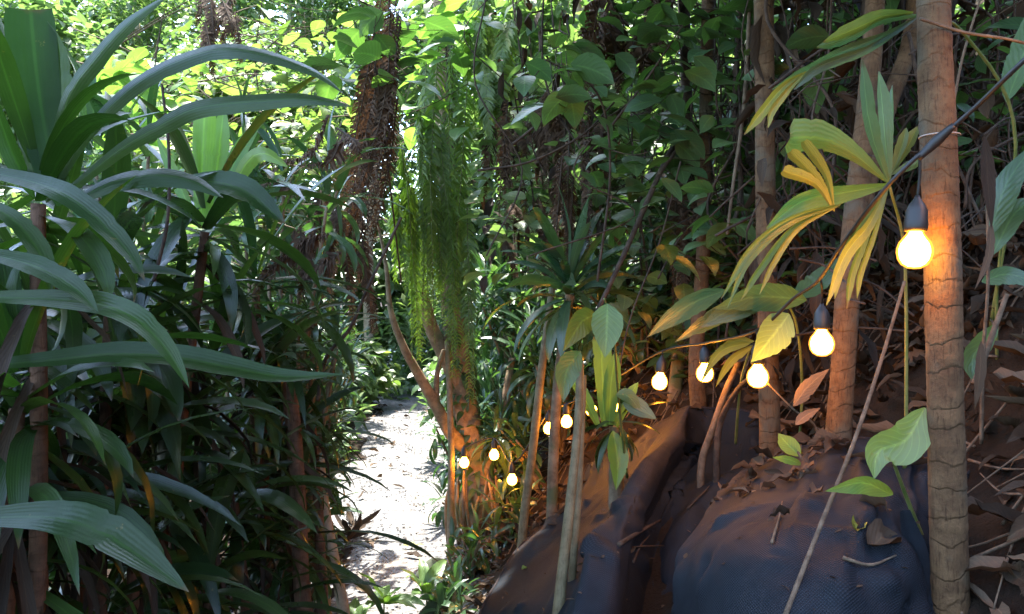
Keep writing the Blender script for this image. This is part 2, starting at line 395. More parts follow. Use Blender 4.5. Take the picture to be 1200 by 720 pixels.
def frond(mb, pts, plen, n=40, droop=0.5, pw=0.16, rnd=None, curlside=0.0, kind='pinna', stem=None, jitter=0.12, tip=0.25):
    """Fern frond: rachis with leaflets both sides. plen = longest leaflet (m)."""
    C = smooth_curve(pts, n); T = norm(np.gradient(C, axis=0))
    a0 = nr.uniform(0, np.pi)
    ref = np.array([math.cos(a0), math.sin(a0), 0.15])
    S = norm(np.cross(T, np.cross(ref, T)) * 1.0 + 1e-6)
    N = norm(np.cross(S, T))
    t = np.linspace(0, 1, n)
    L = plen * np.clip(np.minimum(0.35 + t * 4, 1) * (1 - t * (1 - tip)), 0.08, 1)
    B = np.concatenate([C, C]); sg = np.concatenate([np.ones(n), -np.ones(n)])
    D = norm(np.concatenate([S, S]) * sg[:, None] + 0.35 * np.concatenate([T, T]) + nr.normal(0, jitter, (2 * n, 3)))
    LL = np.concatenate([L, L]) * U(0.8, 1.1, 2 * n)
    k = np.linspace(0, 1, 4)
    dn = np.array([0, 0, -1.0])
    NN = np.concatenate([N, N])
    CC = B[:, None] + D[:, None] * (k[None, :] * LL[:, None])[..., None] + dn * (droop * (k[None] ** 2) * LL[:, None])[..., None] \
        + NN[:, None] * (curlside * np.sin(k[None] * 2.6) * LL[:, None])[..., None]
    TT = np.concatenate([T, T])[:, None] * np.ones((1, 4, 1))
    tang = norm(np.gradient(CC, axis=1)); SS = norm(TT - tang * (TT * tang).sum(-1, keepdims=True)); NV = np.cross(SS, tang)
    W = LL[:, None] * pw * prof(kind, k)[None]
    ribbons(mb, CC, SS, NV, W, 0.15, np.clip(nr.normal(0.5 if rnd is None else rnd, 0.22, 2 * n), 0, 1), 2)
    if stem is not None: tube(stem, C, [0.004, 0.0025, 0.001], 5, raw=True)

def leaf_cloud(mb, cen, rad, count, size, kind='ovate', n=4, m=2, wr=0.24, el=(-0.9, 0.5), jitter=1.0):
    """Leaves scattered through ellipsoid clumps: cen (k,3), rad (k,3) or scalar."""
    cen = np.atleast_2d(cen); k = len(cen)
    rad = np.broadcast_to(np.asarray(rad, float), (k, 3))      # one radius, or one per axis
    idx = nr.integers(0, k, count)
    d = norm(nr.normal(0, 1, (count, 3))) * (nr.random(count) ** 0.45)[:, None]
    base = cen[idx] + d * rad[idx]
    az = np.arctan2(d[:, 1], d[:, 0]) + nr.normal(0, jitter, count)
    s = size * U(0.6, 1.25, count)
    straps(mb, base, az, U(el[0], el[1], count), s, s * wr, U(0.1, 0.9, count), n, kind, 0.18, m)

# ------------------------------------------------------------------ terrain
def path_x(y):
    y = np.minimum(y, 14.0)
    return -0.22 - 0.075 * y - 0.006 * np.maximum(y - 6, 0) ** 2
def ground0(x, y):
    d = x - (path_x(y) + 0.42)
    k = 0.09
    dp = k * np.logaddexp(0, d / k)
    z = np.where(dp < 0.95, 1.2 * dp, 1.14 + 0.85 * (dp - 0.95))
    z = np.where(dp > 5, 1.14 + 0.85 * 4.05 + 0.35 * (dp - 5), z)
    e = np.maximum(path_x(y) - 0.75 - x, 0); z = z + 0.10 * np.minimum(e, 6) + 0.02 * np.maximum(e - 6, 0)
    z = z + 0.03 * np.maximum(y - 13, 0)
    off = np.clip(np.abs(x - path_x(y)) * 2 - 0.8, 0, 1)
    return z + off * 0.035 * (np.sin(x * 5.1 + y * 2.3) + np.sin(x * 2.7 - y * 4.4 + 1.0))

FA = [  # the left cloth: rows from the top of the bank to the path side, (px, py, distance)
    [(690, 545, 4.25), (735, 525, 3.95), (772, 498, 3.65), (800, 470, 3.32), (836, 478, 3.3), (870, 484, 3.22), (910, 500, 3.12)],
    [(665, 592, 3.9), (705, 568, 3.62), (752, 538, 3.38), (792, 505, 3.08), (828, 517, 3.22), (862, 523, 3.02), (905, 535, 2.88)],
    [(625, 625, 3.6), (675, 610, 3.3), (718, 597, 3.02), (760, 554, 2.78), (800, 564, 3.06), (842, 562, 2.92), (890, 560, 2.68)],
    [(583, 676, 3.25), (640, 660, 3.02), (692, 650, 2.70), (730, 618, 2.43), (772, 630, 2.80), (820, 625, 2.64), (862, 615, 2.48)],
    [(562, 715, 3.0), (608, 722, 2.7), (668, 706, 2.36), (714, 688, 2.18), (762, 704, 2.52), (800, 702, 2.40), (832, 690, 2.25)],
    [(545, 775, 2.78), (590, 800, 2.5), (650, 792, 2.12), (705, 780, 2.0), (755, 792, 2.12), (800, 792, 2.05), (832, 780, 2.02)],
    [(530, 860, 2.6), (575, 905, 2.35), (640, 900, 1.98), (695, 890, 1.85), (755, 900, 1.93), (800, 900, 1.88), (832, 890, 1.86)]]
FB = [  # the right cloth, bulging over a mound
    [(878, 552, 2.72), (890, 546, 2.65), (925, 530, 2.5), (965, 520, 2.38), (1010, 515, 2.27), (1050, 522, 2.17), (1090, 532, 2.07), (1140, 545, 2.0)],
    [(846, 604, 2.5), (850, 588, 2.36), (890, 575, 2.2), (940, 560, 2.1), (1000, 555, 2.0), (1050, 560, 1.93), (1082, 572, 1.9), (1120, 590, 1.86)],
    [(816, 655, 2.3), (816, 636, 2.12), (862, 609, 1.95), (920, 600, 1.84), (990, 600, 1.77), (1045, 605, 1.74), (1080, 620, 1.75), (1105, 640, 1.76)],
    [(802, 700, 2.2), (797, 678, 2.0), (838, 650, 1.8), (900, 645, 1.67), (980, 650, 1.61), (1040, 655, 1.61), (1080, 670, 1.64), (1100, 690, 1.67)],
    [(800, 742, 2.15), (792, 724, 1.96), (828, 700, 1.72), (900, 708, 1.55), (980, 713, 1.5), (1040, 718, 1.52), (1078, 730, 1.57), (1098, 745, 1.62)],
    [(800, 800, 2.1), (791, 790, 1.92), (826, 788, 1.68), (900, 798, 1.48), (980, 806, 1.43), (1040, 808, 1.45), (1076, 810, 1.5), (1096, 820, 1.56)],
    [(800, 900, 2.0), (793, 890, 1.85), (826, 890, 1.62), (900, 900, 1.42), (980, 905, 1.38), (1040, 905, 1.4), (1076, 905, 1.45), (1096, 905, 1.5)]]
def loft(rows, nu, nv):
    A = np.array([smooth_curve([P(*q) for q in r], nu) for r in rows])
    return np.stack([smooth_curve(A[:, j], nv) for j in range(nu)], 1)      # (nv, nu, 3)
GA = loft(FA, 150, 130); GB = loft(FB, 140, 120)
def folds(G, amp, seed):
    g = np.random.default_rng(seed)
    gu = np.gradient(G, axis=1); gv = np.gradient(G, axis=0)
    N = norm(np.cross(gu, gv)); N *= np.where(N[..., 2:3] < 0, -1, 1)
    h = np.zeros(G.shape[:2])
    for k in range(16):
        f = g.uniform(5, 26); a = g.uniform(0, np.pi); ph = g.uniform(0, 6)
        w = np.sin(f * (G[..., 0] * math.cos(a) + G[..., 2] * math.sin(a) + 0.6 * G[..., 1] * math.cos(a + 1)) + ph)
        h += w / f
    return G + N * (amp * h)[..., None]
def wrinkles(G, amp, seed, k=26):
    # short pulled creases, each its own ridge
    g = np.random.default_rng(seed); nv, nu, _ = G.shape; h = np.zeros((nv, nu))
    for _ in range(k):
        c = G[g.integers(8, nv - 8), g.integers(8, nu - 8)]; d = norm(g.normal(0, 1, 3)); L = g.uniform(.06, .25); w = g.uniform(.008, .022)
        q = G - c; a = q @ d; b2 = np.maximum((q ** 2).sum(-1) - a ** 2, 0); bend = 1 + .0 * a
        h += g.uniform(.3, 1) * np.exp(-(a / L) ** 2) * np.exp(-b2 / (2 * w * w)) * np.sign(g.uniform(-.3, 1))
    gu = np.gradient(G, axis=1); gv = np.gradient(G, axis=0); N = norm(np.cross(gu, gv)); N *= np.where(N[..., 2:3] < 0, -1, 1)
    return G + N * (amp * h)[..., None]
GA = wrinkles(folds(GA, 0.055, 3), .024, 5, 60); GB = wrinkles(folds(GB, 0.03, 8), .017, 9, 55)
def drape(G, amp, seed, k, lean):
    # long pulled folds running down the bank
    g = np.random.default_rng(seed); nv, nu, _ = G.shape; h = np.zeros((nv, nu))
    v, u = np.meshgrid(np.linspace(0, 1, nv), np.linspace(0, 1, nu), indexing='ij')
    for _ in range(k):
        u0 = g.uniform(.05, .95); w = g.uniform(.012, .035); v0 = g.uniform(-.1, .5); ln = g.uniform(.25, .6); b2 = g.uniform(-.5, .5)
        c = u0 + lean * g.uniform(.5, 1.5) * v + b2 * .2 * v * v + .012 * np.sin(v * 17 + g.uniform(0, 6))
        h += g.uniform(.4, 1) * np.exp(-((u - c) / w) ** 2) * np.clip(np.minimum((v - v0) / .1, (v0 + ln - v) / .2), 0, 1)
    gu = np.gradient(G, axis=1); gv = np.gradient(G, axis=0); N = norm(np.cross(gu, gv)); N *= np.where(N[..., 2:3] < 0, -1, 1)
    return G + N * (amp * h)[..., None]
GA = drape(GA, .030, 4, 20, -.12); GB = drape(GB, .020, 12, 15, .08)
RES = np.concatenate([GA[::8, ::8].reshape(-1, 3), GB[::8, ::8].reshape(-1, 3)])
def ground(x, y):
    x = np.asarray(x, float); y = np.asarray(y, float); sh = x.shape
    xf, yf = x.ravel(), y.ravel(); z = ground0(xf, yf)
    near = (xf > -0.8) & (xf < 2.2) & (yf > 0.6) & (yf < 5.2)
    if near.any():
        res = RES[:, 2] - 0.07 - ground0(RES[:, 0], RES[:, 1])
        for i in np.array_split(np.where(near)[0], max(1, near.sum() // 4000)):
            d2 = (xf[i, None] - RES[None, :, 0]) ** 2 + (yf[i, None] - RES[None, :, 1]) ** 2
            w = np.exp(-d2 / (2 * 0.09 ** 2)); z[i] += (w * res).sum(1) / (w.sum(1) + 0.4)
    return z.reshape(sh)
def G(x, y): return float(ground(np.array([x]), np.array([y]))[0])

def axis(lo, hi, a, b, fine, ratio=1.18):
    m = list(np.arange(a, b, fine)); s = fine; c = a
    left = []
    while c > lo: s *= ratio; c -= s; left.append(c)
    s = fine; c = m[-1]; right = []
    while c < hi: s *= ratio; c += s; right.append(c)
    return np.array(left[::-1] + m + right)
xs = axis(-120, 120, -2.6, 3.2, 0.05); ys = axis(-60, 200, 0.4, 8.5, 0.06)
XX, YY = np.meshgrid(xs, ys); ZZ = ground(XX, YY)
mb = MB(); nY, nX = XX.shape
i = np.arange(nY - 1)[:, None] * nX + np.arange(nX - 1)[None]
mb.add(np.stack([XX, YY, ZZ], -1), np.zeros((nY * nX, 3)), np.stack([i, i + 1, i + nX + 1, i + nX], -1).reshape(-1, 4))
tag(mb.build('ground', 'soil'), kind='structure')
# gravel path, a sheet just over the soil
yy = np.linspace(-6, 15, 220); uu = np.linspace(-1, 1, 23)
YP = yy[:, None] * np.ones_like(uu)[None]
edge = 0.62 + 0.10 * np.sin(yy * 2.1) + 0.06 * np.sin(yy * 5.3 + 1)
XP = path_x(YP) - 0.12 + uu[None] * edge[:, None]
ZP = ground(XP, YP) + 0.012 + 0.01 * np.sin(XP * 9 + YP * 7)
mb = MB(); i = np.arange(len(yy) - 1)[:, None] * 23 + np.arange(22)[None]
mb.add(np.stack([XP, YP, ZP], -1), np.zeros((YP.size, 3)), np.stack([i, i + 1, i + 24, i + 23], -1).reshape(-1, 4))
tag(mb.build('path', 'gravel'), kind='structure')
# leaves dropped on the path
mb = MB(); n_ = 90; y = U(3.4, 12, n_); x = path_x(y) - .12 + np.sign(nr.normal(0, 1, n_)) * .62 * nr.random(n_) ** .5
straps(mb, np.stack([x, y, ground(x, y) + .03], -1), U(0, 6.28, n_), U(-.1, .4, n_), U(.05, .14, n_), U(.01, .03, n_), U(-.5, .9, n_), 6, 'ovate', .3, 4, roll=nr.normal(0, .4, n_), wave=.2, curl=.4)
tag(mb.build('path_litter', 'dry'), 'scattered brown leaves dropped on the gravel path', 'leaf litter', kind='stuff')
# loose stones on the path
mb = MB(); ns = 5000
sy = U(3.2, 13, ns); sx = path_x(sy) - 0.12 + U(-0.65, 0.65, ns); sz = ground(sx, sy) + 0.014
oc = np.array([[1, 0, 0], [0, 1, 0], [-1, 0, 0], [0, -1, 0], [0, 0, .6], [0, 0, -.5]])
of = np.array([[0, 1, 4], [1, 2, 4], [2, 3, 4], [3, 0, 4], [1, 0, 5], [2, 1, 5], [3, 2, 5], [0, 3, 5]])
V = np.stack([sx, sy, sz], -1)[:, None] + oc[None] * (U(0.004, 0.014, ns)[:, None, None]) * U(0.6, 1.2, (ns, 6, 1))
mb.add(V, np.zeros((ns * 6, 3)), None, (of[None] + (np.arange(ns) * 6)[:, None, None]).reshape(-1, 3))
tag(mb.build('gravel_stones', 'gravel'), 'loose pale stones scattered over the gravel path', 'gravel', kind='stuff')

# ------------------------------------------------------------------ the two cloths on the bank
def cloth(Gd, name, label, dust):
    nv, nu, _ = Gd.shape; mb = MB()
    su = np.cumsum(np.r_[0, np.linalg.norm(np.diff(Gd[nv // 2], axis=0), axis=1)]); sv = np.cumsum(np.r_[0, np.linalg.norm(np.diff(Gd[:, nu // 2], axis=0), axis=1)])
    A = np.zeros((nv, nu, 3)); A[..., 0] = su[None]; A[..., 1] = sv[:, None]; A[..., 2] = dust
    i = np.arange(nv - 1)[:, None] * nu + np.arange(nu - 1)[None]
    mb.add(Gd, A, np.stack([i, i + nu, i + nu + 1, i + 1], -1).reshape(-1, 4))
    o = mb.build(name, 'fabric'); tag(o, label, 'ground cloth')
    hm = MB()
    for e in (Gd[:, 0], Gd[0], Gd[:, -1]): tube(hm, e + [0, 0, .002], 0.005, 6, raw=True, noise=.05)
    hm.build('hem', 'fabric', None).parent = o
    md = o.modifiers.new('thickness', 'SOLIDIFY'); md.thickness = 0.003; md.offset = 0
    return o
vv, uu2 = np.meshgrid(np.linspace(0, 1, GA.shape[0]), np.linspace(0, 1, GA.shape[1]), indexing='ij')
cloth(GA, 'ground_cloth', 'black woven cloth with a soil-dusted ridge and grey valley behind the bamboo poles',
      0.7 * np.exp(-((uu2 - 0.40) / 0.17) ** 2) * np.clip(1.15 - vv * 1.9, 0, 1))
cloth(GB, 'ground_cloth', 'black woven cloth bulging over the mound beside the tall ringed trunk', 0.04 * np.ones(GB.shape[:2]))
mb = MB()   # torn strip of cloth hanging by the trunk
hero(mb, [(1060, 598, 1.66), (1068, 640), (1072, 690), (1074, 760, 1.6)], 36, 20, 'blunt', 0.5, wave=0.12)
tag(mb.build('cloth_strip', 'fabric'), 'crumpled black strip of cloth hanging just left of the tall ringed trunk', 'cloth')

# ------------------------------------------------------------------ trunks and poles on the bank
def trunk_thing(name, label, cat, pts, rpx, mat, ring=0.0, seg=16, extra=None, group=None, n=160, sink=True):
    W3 = [P(*q) for q in pts]
    if sink:
        b = W3[0].copy(); g = G(b[0], b[1])
        if b[2] > g - 0.05: W3 = [np.array([b[0], b[1], g - 0.08])] + W3
    rad = [r * .88 / 2 / F * q[2] for r, q in zip(rpx, pts)]
    if len(W3) > len(pts): rad = [rad[0] * 1.06] + rad
    base = (W3[0][0], W3[0][1], G(W3[0][0], W3[0][1]))
    t = thing(name, label, cat, base, group)
    mb = MB(); tube(mb, W3, rad, seg, n=n, ring=ring, noise=0.006)
    mb.build('trunk', mat, t)
    return t
def crown(t, clumps, count, size, mat='forest', rad=0.35, stems=True, kind='ovate', wr=0.24):
    mb = MB(); leaf_cloud(mb, clumps, rad, count, size, kind, 5, 3, wr)
    mb.build('crown', mat, t)

t1 = trunk_thing('ringed_tree', 'tall ringed trunk with the brightest bulb hanging against it', 'tree',
    [(1115, 770, 1.6), (1112, 640, 1.6), (1108, 480, 1.6), (1105, 330, 1.6), (1101, 200, 1.6), (1096, 80, 1.62), (1092, -60, 1.65), (1080, -300, 1.7), (1070, -560, 1.7)],
    [48, 47, 46, 45, 45, 44, 42, 40, 36], 'trunk_ring', 0.052, 28, n=320)
crown(t1, [P(1070, -600, 1.7) + np.array(o) for o in ((0, 0, 0), (.6, .2, .2), (-.6, .1, .1), (.1, -.6, .2), (0, .7, .3))], 900, 0.3, 'forest', 0.6)
t2 = trunk_thing('ringed_tree', 'leaning ringed trunk right of the second nearest bulb', 'tree',
    [(982, 520, 2.3), (988, 430, 2.3), (993, 350, 2.3), (1001, 260, 2.32), (1012, 160, 2.36), (1022, 60, 2.4), (1028, -60, 2.45), (1035, -300, 2.5)],
    [34, 32, 31, 29, 27, 26, 24, 22], 'trunk_ring', 0.06, 22, n=220)
mb = MB(); tube(mb, [P(1000, 275, 2.34), P(1020, 200, 2.42), P(1040, 125, 2.5), P(1066, 50, 2.58), P(1078, -60, 2.65)], [.030, .030, .028, .026, .024], 16, 60, 0.06)
mb.build('limb', 'trunk_ring', t2)
crown(t2, [P(1035, -330, 2.5) + np.array(o) for o in ((0, 0, 0), (.6, .2, .2), (-.5, .3, .1))], 500, 0.3, 'forest', 0.6)
t3 = trunk_thing('ringed_tree', 'straight ringed trunk directly under the third nearest bulb', 'tree',
    [(903, 556, 2.66), (901, 450, 2.66), (899, 330, 2.66), (897, 220, 2.68), (896, 100, 2.7), (894, -60, 2.75), (890, -300, 2.8)],
    [29, 27, 26, 26, 26, 25, 22], 'trunk_ring', 0.055, 22, n=240)
crown(t3, [P(890, -320, 2.8) + np.array(o) for o in ((0, 0, 0), (.6, .2, .2), (-.5, .3, .1))], 500, 0.3, 'forest', 0.6)
t4 = trunk_thing('ringed_tree', 'short lit trunk on the bank between the fourth and third bulbs', 'tree',
    [(819, 484, 3.42), (816, 430, 3.42), (818, 380, 3.45), (824, 300, 3.5), (826, 180, 3.6), (830, 0, 3.7), (832, -200, 3.8)], [22, 21, 20, 19, 18, 17, 15], 'trunk_ring', 0.06, 16)
crown(t4, [P(832, -220, 3.8) + np.array(o) for o in ((0, 0, 0), (.6, .2, .2), (-.5, .3, .1))], 400, 0.3, 'forest', 0.6)
trunk_thing('slender_tree', 'pale slender trunk behind the vines above the fourth bulb', 'tree',
    [(790, 470, 3.9), (796, 400, 3.95), (800, 300, 4.0), (805, 150, 4.1), (800, 0, 4.2), (795, -150, 4.3)], [20, 16, 15, 15, 14, 12], 'bark', 0, 12)
trunk_thing('leaning_stake', 'dry stake leaning on the bank below the third bulb', 'stake',
    [(822, 545, 2.9), (836, 500, 2.88), (852, 455, 2.85), (868, 420, 2.82)], [10, 9, 9, 7], 'twig', 0, 8, n=20)
trunk_thing('leaning_stake', 'darker forked stick crossing the leaning stake under the third bulb', 'stake',
    [(840, 530, 2.86), (846, 490, 2.84), (866, 455, 2.7), (884, 440, 2.5)], [9, 8, 7, 6], 'vine', 0, 8, n=20)
trunk_thing('bamboo_pole', 'longest bamboo pole standing before the left cloth', 'pole',
    [(652, 760, 2.3), (657, 690, 2.34), (667, 600, 2.4), (677, 500, 2.46), (680, 425, 2.5)], [18, 16, 14, 11, 10], 'pole', 0.17, 14)
trunk_thing('bamboo_pole', 'thinner bamboo pole tucked right behind the longest pole', 'pole',
    [(668, 740, 2.42), (671, 670, 2.45), (678, 580, 2.5), (682, 500, 2.55), (684, 440, 2.58)], [12, 11, 10, 8, 8], 'pole', 0.15, 12)
trunk_thing('bamboo_pole', 'leaning bamboo pole on the litter slope beside the small bulbs', 'pole',
    [(611, 645, 3.95), (616, 590, 4.0), (624, 530, 4.05), (634, 440, 4.1), (648, 330, 4.2)], [13, 12, 12, 11, 9], 'pole', 0.16, 12)
trunk_thing('wooden_post', 'thin upright post left of the mossy tree foot', 'post',
    [(528, 672, 4.7), (528, 600, 4.75), (529, 540, 4.8), (527, 470, 4.9), (524, 400, 4.98)], [10, 10, 9, 8, 7], 'bark', 0, 10)
# log and dark root between the cloths
mb = MB(); tube(mb, [P(800, 655, 2.12), P(825, 625, 2.3), P(850, 590, 2.45), P(872, 562, 2.6), P(889, 545, 2.7)], [.014, .026, .032, .028, .022], 12, 40, noise=0.07)
tag(mb.build('log', 'vine'), 'dark rotten log lying along the seam between the two cloths', 'log')

# central tree
W3 = [P(578, 650, 5.1), P(570, 605, 5.1), P(563, 560, 5.1), P(552, 510, 5.12), P(541, 450, 5.15), P(533, 390, 5.2), P(528, 300, 5.25), P(524, 200, 5.3), P(520, 80, 5.4), P(518, -80, 5.5)]
ct = thing('mossy_tree', 'mossy tree standing in the middle, draped with hanging green ferns', 'tree', (W3[0][0], W3[0][1], G(W3[0][0], W3[0][1])))
W3[0][2] = G(W3[0][0], W3[0][1]) - 0.1
mb = MB(); tube(mb, W3, [.15, .11, .095, .085, .08, .08, .075, .07, .065, .06], 18, 120, noise=0.03); mb.build('trunk', 'bark', ct)
for pts, r in (([P(553, 530, 5.12), P(530, 510, 5.0), P(508, 470, 4.95), P(488, 435, 4.9), P(472, 405, 4.85), P(458, 365, 4.8), P(452, 310, 4.8), P(440, 250, 4.8)], [.05, .042, .036, .03, .024, .017, .012, .006]),
               ([P(545, 470, 5.14), P(525, 425, 5.1), P(506, 385, 5.05), P(495, 345, 5.0), P(480, 290, 5.0)], [.055, .05, .045, .04, .03]),
               ([P(512, 480, 4.96), P(512, 440, 4.95), P(520, 410, 4.95)], [.02, .017, .012]),
               ([P(560, 575, 5.1), P(585, 520, 5.0), P(592, 470, 5.0), P(600, 420, 5.05)], [.05, .04, .03, .02])):
    mb = MB(); tube(mb, pts, r, 12, 50, noise=0.03); mb.build('limb', 'bark', ct)
mb = MB()
for k in range(46):
    x0 = rng.uniform(530, 600); y0 = rng.uniform(540, 590); Y = rng.uniform(4.85, 5.3); x1 = x0 + rng.uniform(-8, 12)
    q = P(x1, 640, Y); q[2] = G(q[0], q[1]) - 0.03
    tube(mb, [P(x0, y0, Y), P((x0 + x1) / 2 + rng.uniform(-8, 8), (y0 + 630) / 2, Y - rng.uniform(0, .15)), q], [.006, .012, .009], 6, 12)
mb.build('aerial_roots', 'bark', ct)
mb = MB()
for k in range(500):   # small climbers and moss tufts on the trunk
    tt = rng.random(); q = smooth_curve(W3, 60)[int(8 + tt * 48)]; a = rng.uniform(0, 6.28)
    b = q + np.array([math.cos(a), math.sin(a), 0]) * 0.075
    straps(mb, b[None], np.array([a]), np.array([rng.uniform(-1.2, .3)]), 0.10 * rng.uniform(.6, 1.5), 0.02, np.array([.9]), 5, 'ovate', 0.2, 3)
mb.build('moss', 'forest', ct)['kind'] = 'stuff'

# ------------------------------------------------------------------ string lights
CORD = [(1420, -150, 1.2), (1290, -12, 1.3), (1200, 71, 1.36), (1145, 124, 1.45), (1098, 165, 1.51), (1070, 188, 1.52), (1030, 230, 1.58), (985, 290, 1.75), (958, 330, 1.95), (930, 350, 2.1), (886, 388, 2.27), (828, 402, 2.75), (776, 412, 3.1), (722, 443, 3.6), (693, 460, 4.0), (664, 474, 4.1), (643, 483, 4.4), (603, 542, 4.5), (579, 514, 4.75), (546, 524, 4.75)]
mb = MB(); tube(mb, [P(*q) for q in CORD], 0.0044, 8, 300)
tag(mb.build('light_cord', 'rubber'), 'black cord carrying the lit bulbs down the slope', 'cord')
bulb_prof = [(0.012, 0.0), (0.0145, -0.006), (0.020, -0.014), (0.027, -0.023), (0.0305, -0.034), (0.031, -0.042), (0.0285, -0.054), (0.022, -0.064), (0.012, -0.070), (0.0, -0.0715)]
sock_prof = [(0.0, 0.062), (0.004, 0.062), (0.006, 0.056), (0.0135, 0.045), (0.0185, 0.034), (0.0195, 0.016), (0.020, 0.014), (0.020, 0.002), (0.019, -0.004), (0.013, -0.004), (0.0, -0.003)]
def bulb(px, py, Y, label, top, lean=(0, 0), s=1.0):
    c = P(px, py, Y); ax = norm(np.array([lean[0], lean[1], 1.0]))
    b = c + ax * 0.038
    t = thing('string_light', label, 'light bulb', tuple(b), 'string lights along the bank')
    mb = MB(); lathe(mb, b, ax, [(r * s, z * s) for r, z in sock_prof], 22)
    tube(mb, [b + ax * 0.058, (b + ax * 0.058 + top) / 2 + np.array([0.002, 0, 0]), top], 0.0028, 6, 8)
    mb.build('socket', 'rubber', t)
    mb = MB(); lathe(mb, b - ax * 0.001, ax, [(r * s, z * s) for r, z in bulb_prof], 32); o = mb.build('bulb', 'bulb', t)
    mb = MB(); lathe(mb, b - ax * 0.001, ax, [(r * .86 * s, (-.0385 + (z + .0385) * .89) * s) for r, z in bulb_prof], 32); mb.build('filament', 'core', t)
bl = [(1072, 292, 1.535, 'biggest lit bulb, hanging in front of the tall ringed trunk', (1078, 182, 1.52), (.06, .02), 1.06),
      (963, 402, 2.0, 'second biggest lit bulb, just left of the leaning ringed trunk', (962, 328, 1.95), (0, 0)),
      (888, 441, 2.25, 'lit bulb in front of the straight ringed trunk, under a pale leaf', (886, 388, 2.27), (0, 0)),
      (826, 437, 2.8, 'lit bulb half hidden behind leaves by the short lit trunk', (828, 402, 2.75), (0, 0)),
      (773, 447, 3.05, 'lit bulb above the soil-dusted ridge of the left cloth', (776, 412, 3.1), (.1, 0)),
      (722, 474, 3.6, 'lit bulb peeping out right of the bromeliad leaves', (722, 443, 3.6), (0, 0)),
      (693, 480, 4.0, 'lit bulb tucked between bamboo pole and bromeliad', (693, 460, 4.0), (0, 0)),
      (664, 494, 4.1, 'small lit bulb just left of the longest bamboo pole', (664, 474, 4.1), (0, 0)),
      (643, 502, 4.4, 'small lit bulb right of the leaning bamboo pole', (643, 483, 4.4), (0, 0)),
      (600, 562, 4.5, 'lowest lit bulb, right of the mossy tree foot', (603, 542, 4.5), (0, 0)),
      (579, 533, 4.75, 'small lit bulb on the right edge of the mossy trunk', (579, 514, 4.75), (0, 0)),
      (544, 542, 4.75, 'leftmost small lit bulb, in front of the mossy trunk', (546, 524, 4.75), (0, 0)),
      (1330, 40, 1.32, 'lit bulb higher up the cord, past the right edge', (1316, -42, 1.28), (0, 0))]
for q in bl: bulb(*q[:4], P(*q[4]), *q[5:])
mb = MB(); tube(mb, [P(1118, 147, 1.485), P(1098, 165, 1.505), P(1076, 186, 1.518)], [.006, .0105, .006], 10, 12)
tag(mb.build('cable_joint', 'rubber'), 'black taped joint of the cord against the tall ringed trunk', 'cable joint')
mb = MB(); c = P(1101, 160, 1.6); a = np.linspace(0, 2 * np.pi, 40); tube(mb, np.stack([c[0] + 0.037 * np.cos(a), c[1] + 0.037 * np.sin(a), c[2] + 0 * a], -1), 0.0013, 6, raw=True)
tag(mb.build('cable_tie', 'tie'), 'pale cable tie round the tall ringed trunk', 'cable tie')

# ------------------------------------------------------------------ strap-leaved plants
def rosette(mb, c, nleaf, Ln, W, el=(1.3, -0.5), droop=(0.6, 1.6), n=9, m=3, spread=0.03, stem=None, wave=0.05):
    k = np.arange(nleaf); f = k / max(1, nleaf - 1)
    az = k * 2.39996 + nr.uniform(0, 6.28) + nr.normal(0, .45, nleaf)
    e = el[0] + (el[1] - el[0]) * f + nr.normal(0, .3, nleaf)
    base = c + np.stack([np.cos(az) * 0.012, np.sin(az) * 0.012, spread * (1 - 2 * f)], -1)
    straps(mb, base, az, e, Ln * U(0.55, 1.15, nleaf) * (0.7 + 0.3 * np.sin(np.pi * np.clip(f + .2, 0, 1))), W * U(.65, 1.35, nleaf), droop[0] + (droop[1] - droop[0]) * f * U(.6, 1.3, nleaf), n, 'strap', 0.28, m, wave=wave)
def dracaena(label, heads, nleaf=26, Ln=0.55, W=0.026, mat='strap_dark', base=None, extra=None, skirt=True, el=(1.0, -0.6), name='dracaena', group=None, cane='cane', cr=0.016):
    hs = [P(*h) for h in heads]
    b = np.mean(hs, axis=0) if base is None else np.array([base[0], base[1], 0.0])
    b[2] = G(b[0], b[1])
    t = thing(name, label, 'plant', tuple(b), group)
    mb = MB(); mc = MB(); md = MB()
    for h in hs:
        mid = (b + h) / 2 + np.array([rng.uniform(-.08, .08), rng.uniform(-.08, .08), 0])
        tube(mc, [b + np.array([rng.uniform(-.05, .05), rng.uniform(-.05, .05), -.05]), mid, h], [cr * 1.3, cr, cr * .85], 10, 40, 0.03)
        rosette(mb, h, nleaf, Ln, W, el=el, spread=Ln * .18)
        kk = 9; az = U(0, 6.28, kk); tt = U(0.45, 0.95, kk)[:, None]
        straps(mb, mid * (1 - tt) + h * tt, az, U(-.3, .7, kk), Ln * U(.6, 1, kk), W * U(.7, 1, kk), U(.8, 1.8, kk), 9, 'strap', 0.28, 3, wave=.05)
        if skirt:
            kk = 9; az = U(0, 6.28, kk); tt = U(0.3, 0.9, kk)[:, None]
            straps(md, mid * (1 - tt) + h * tt, az, U(-.9, -.2, kk), Ln * U(.5, .9, kk), W * .6, U(.5, 1.2, kk), 8, 'strap', 0.6, 3, wave=.2)
    mc.build('cane', cane, t)
    if extra: extra(mb)
    mb.build('foliage', mat, t)
    if skirt: md.build('dead_leaves', 'dry_dark', t)
    return t

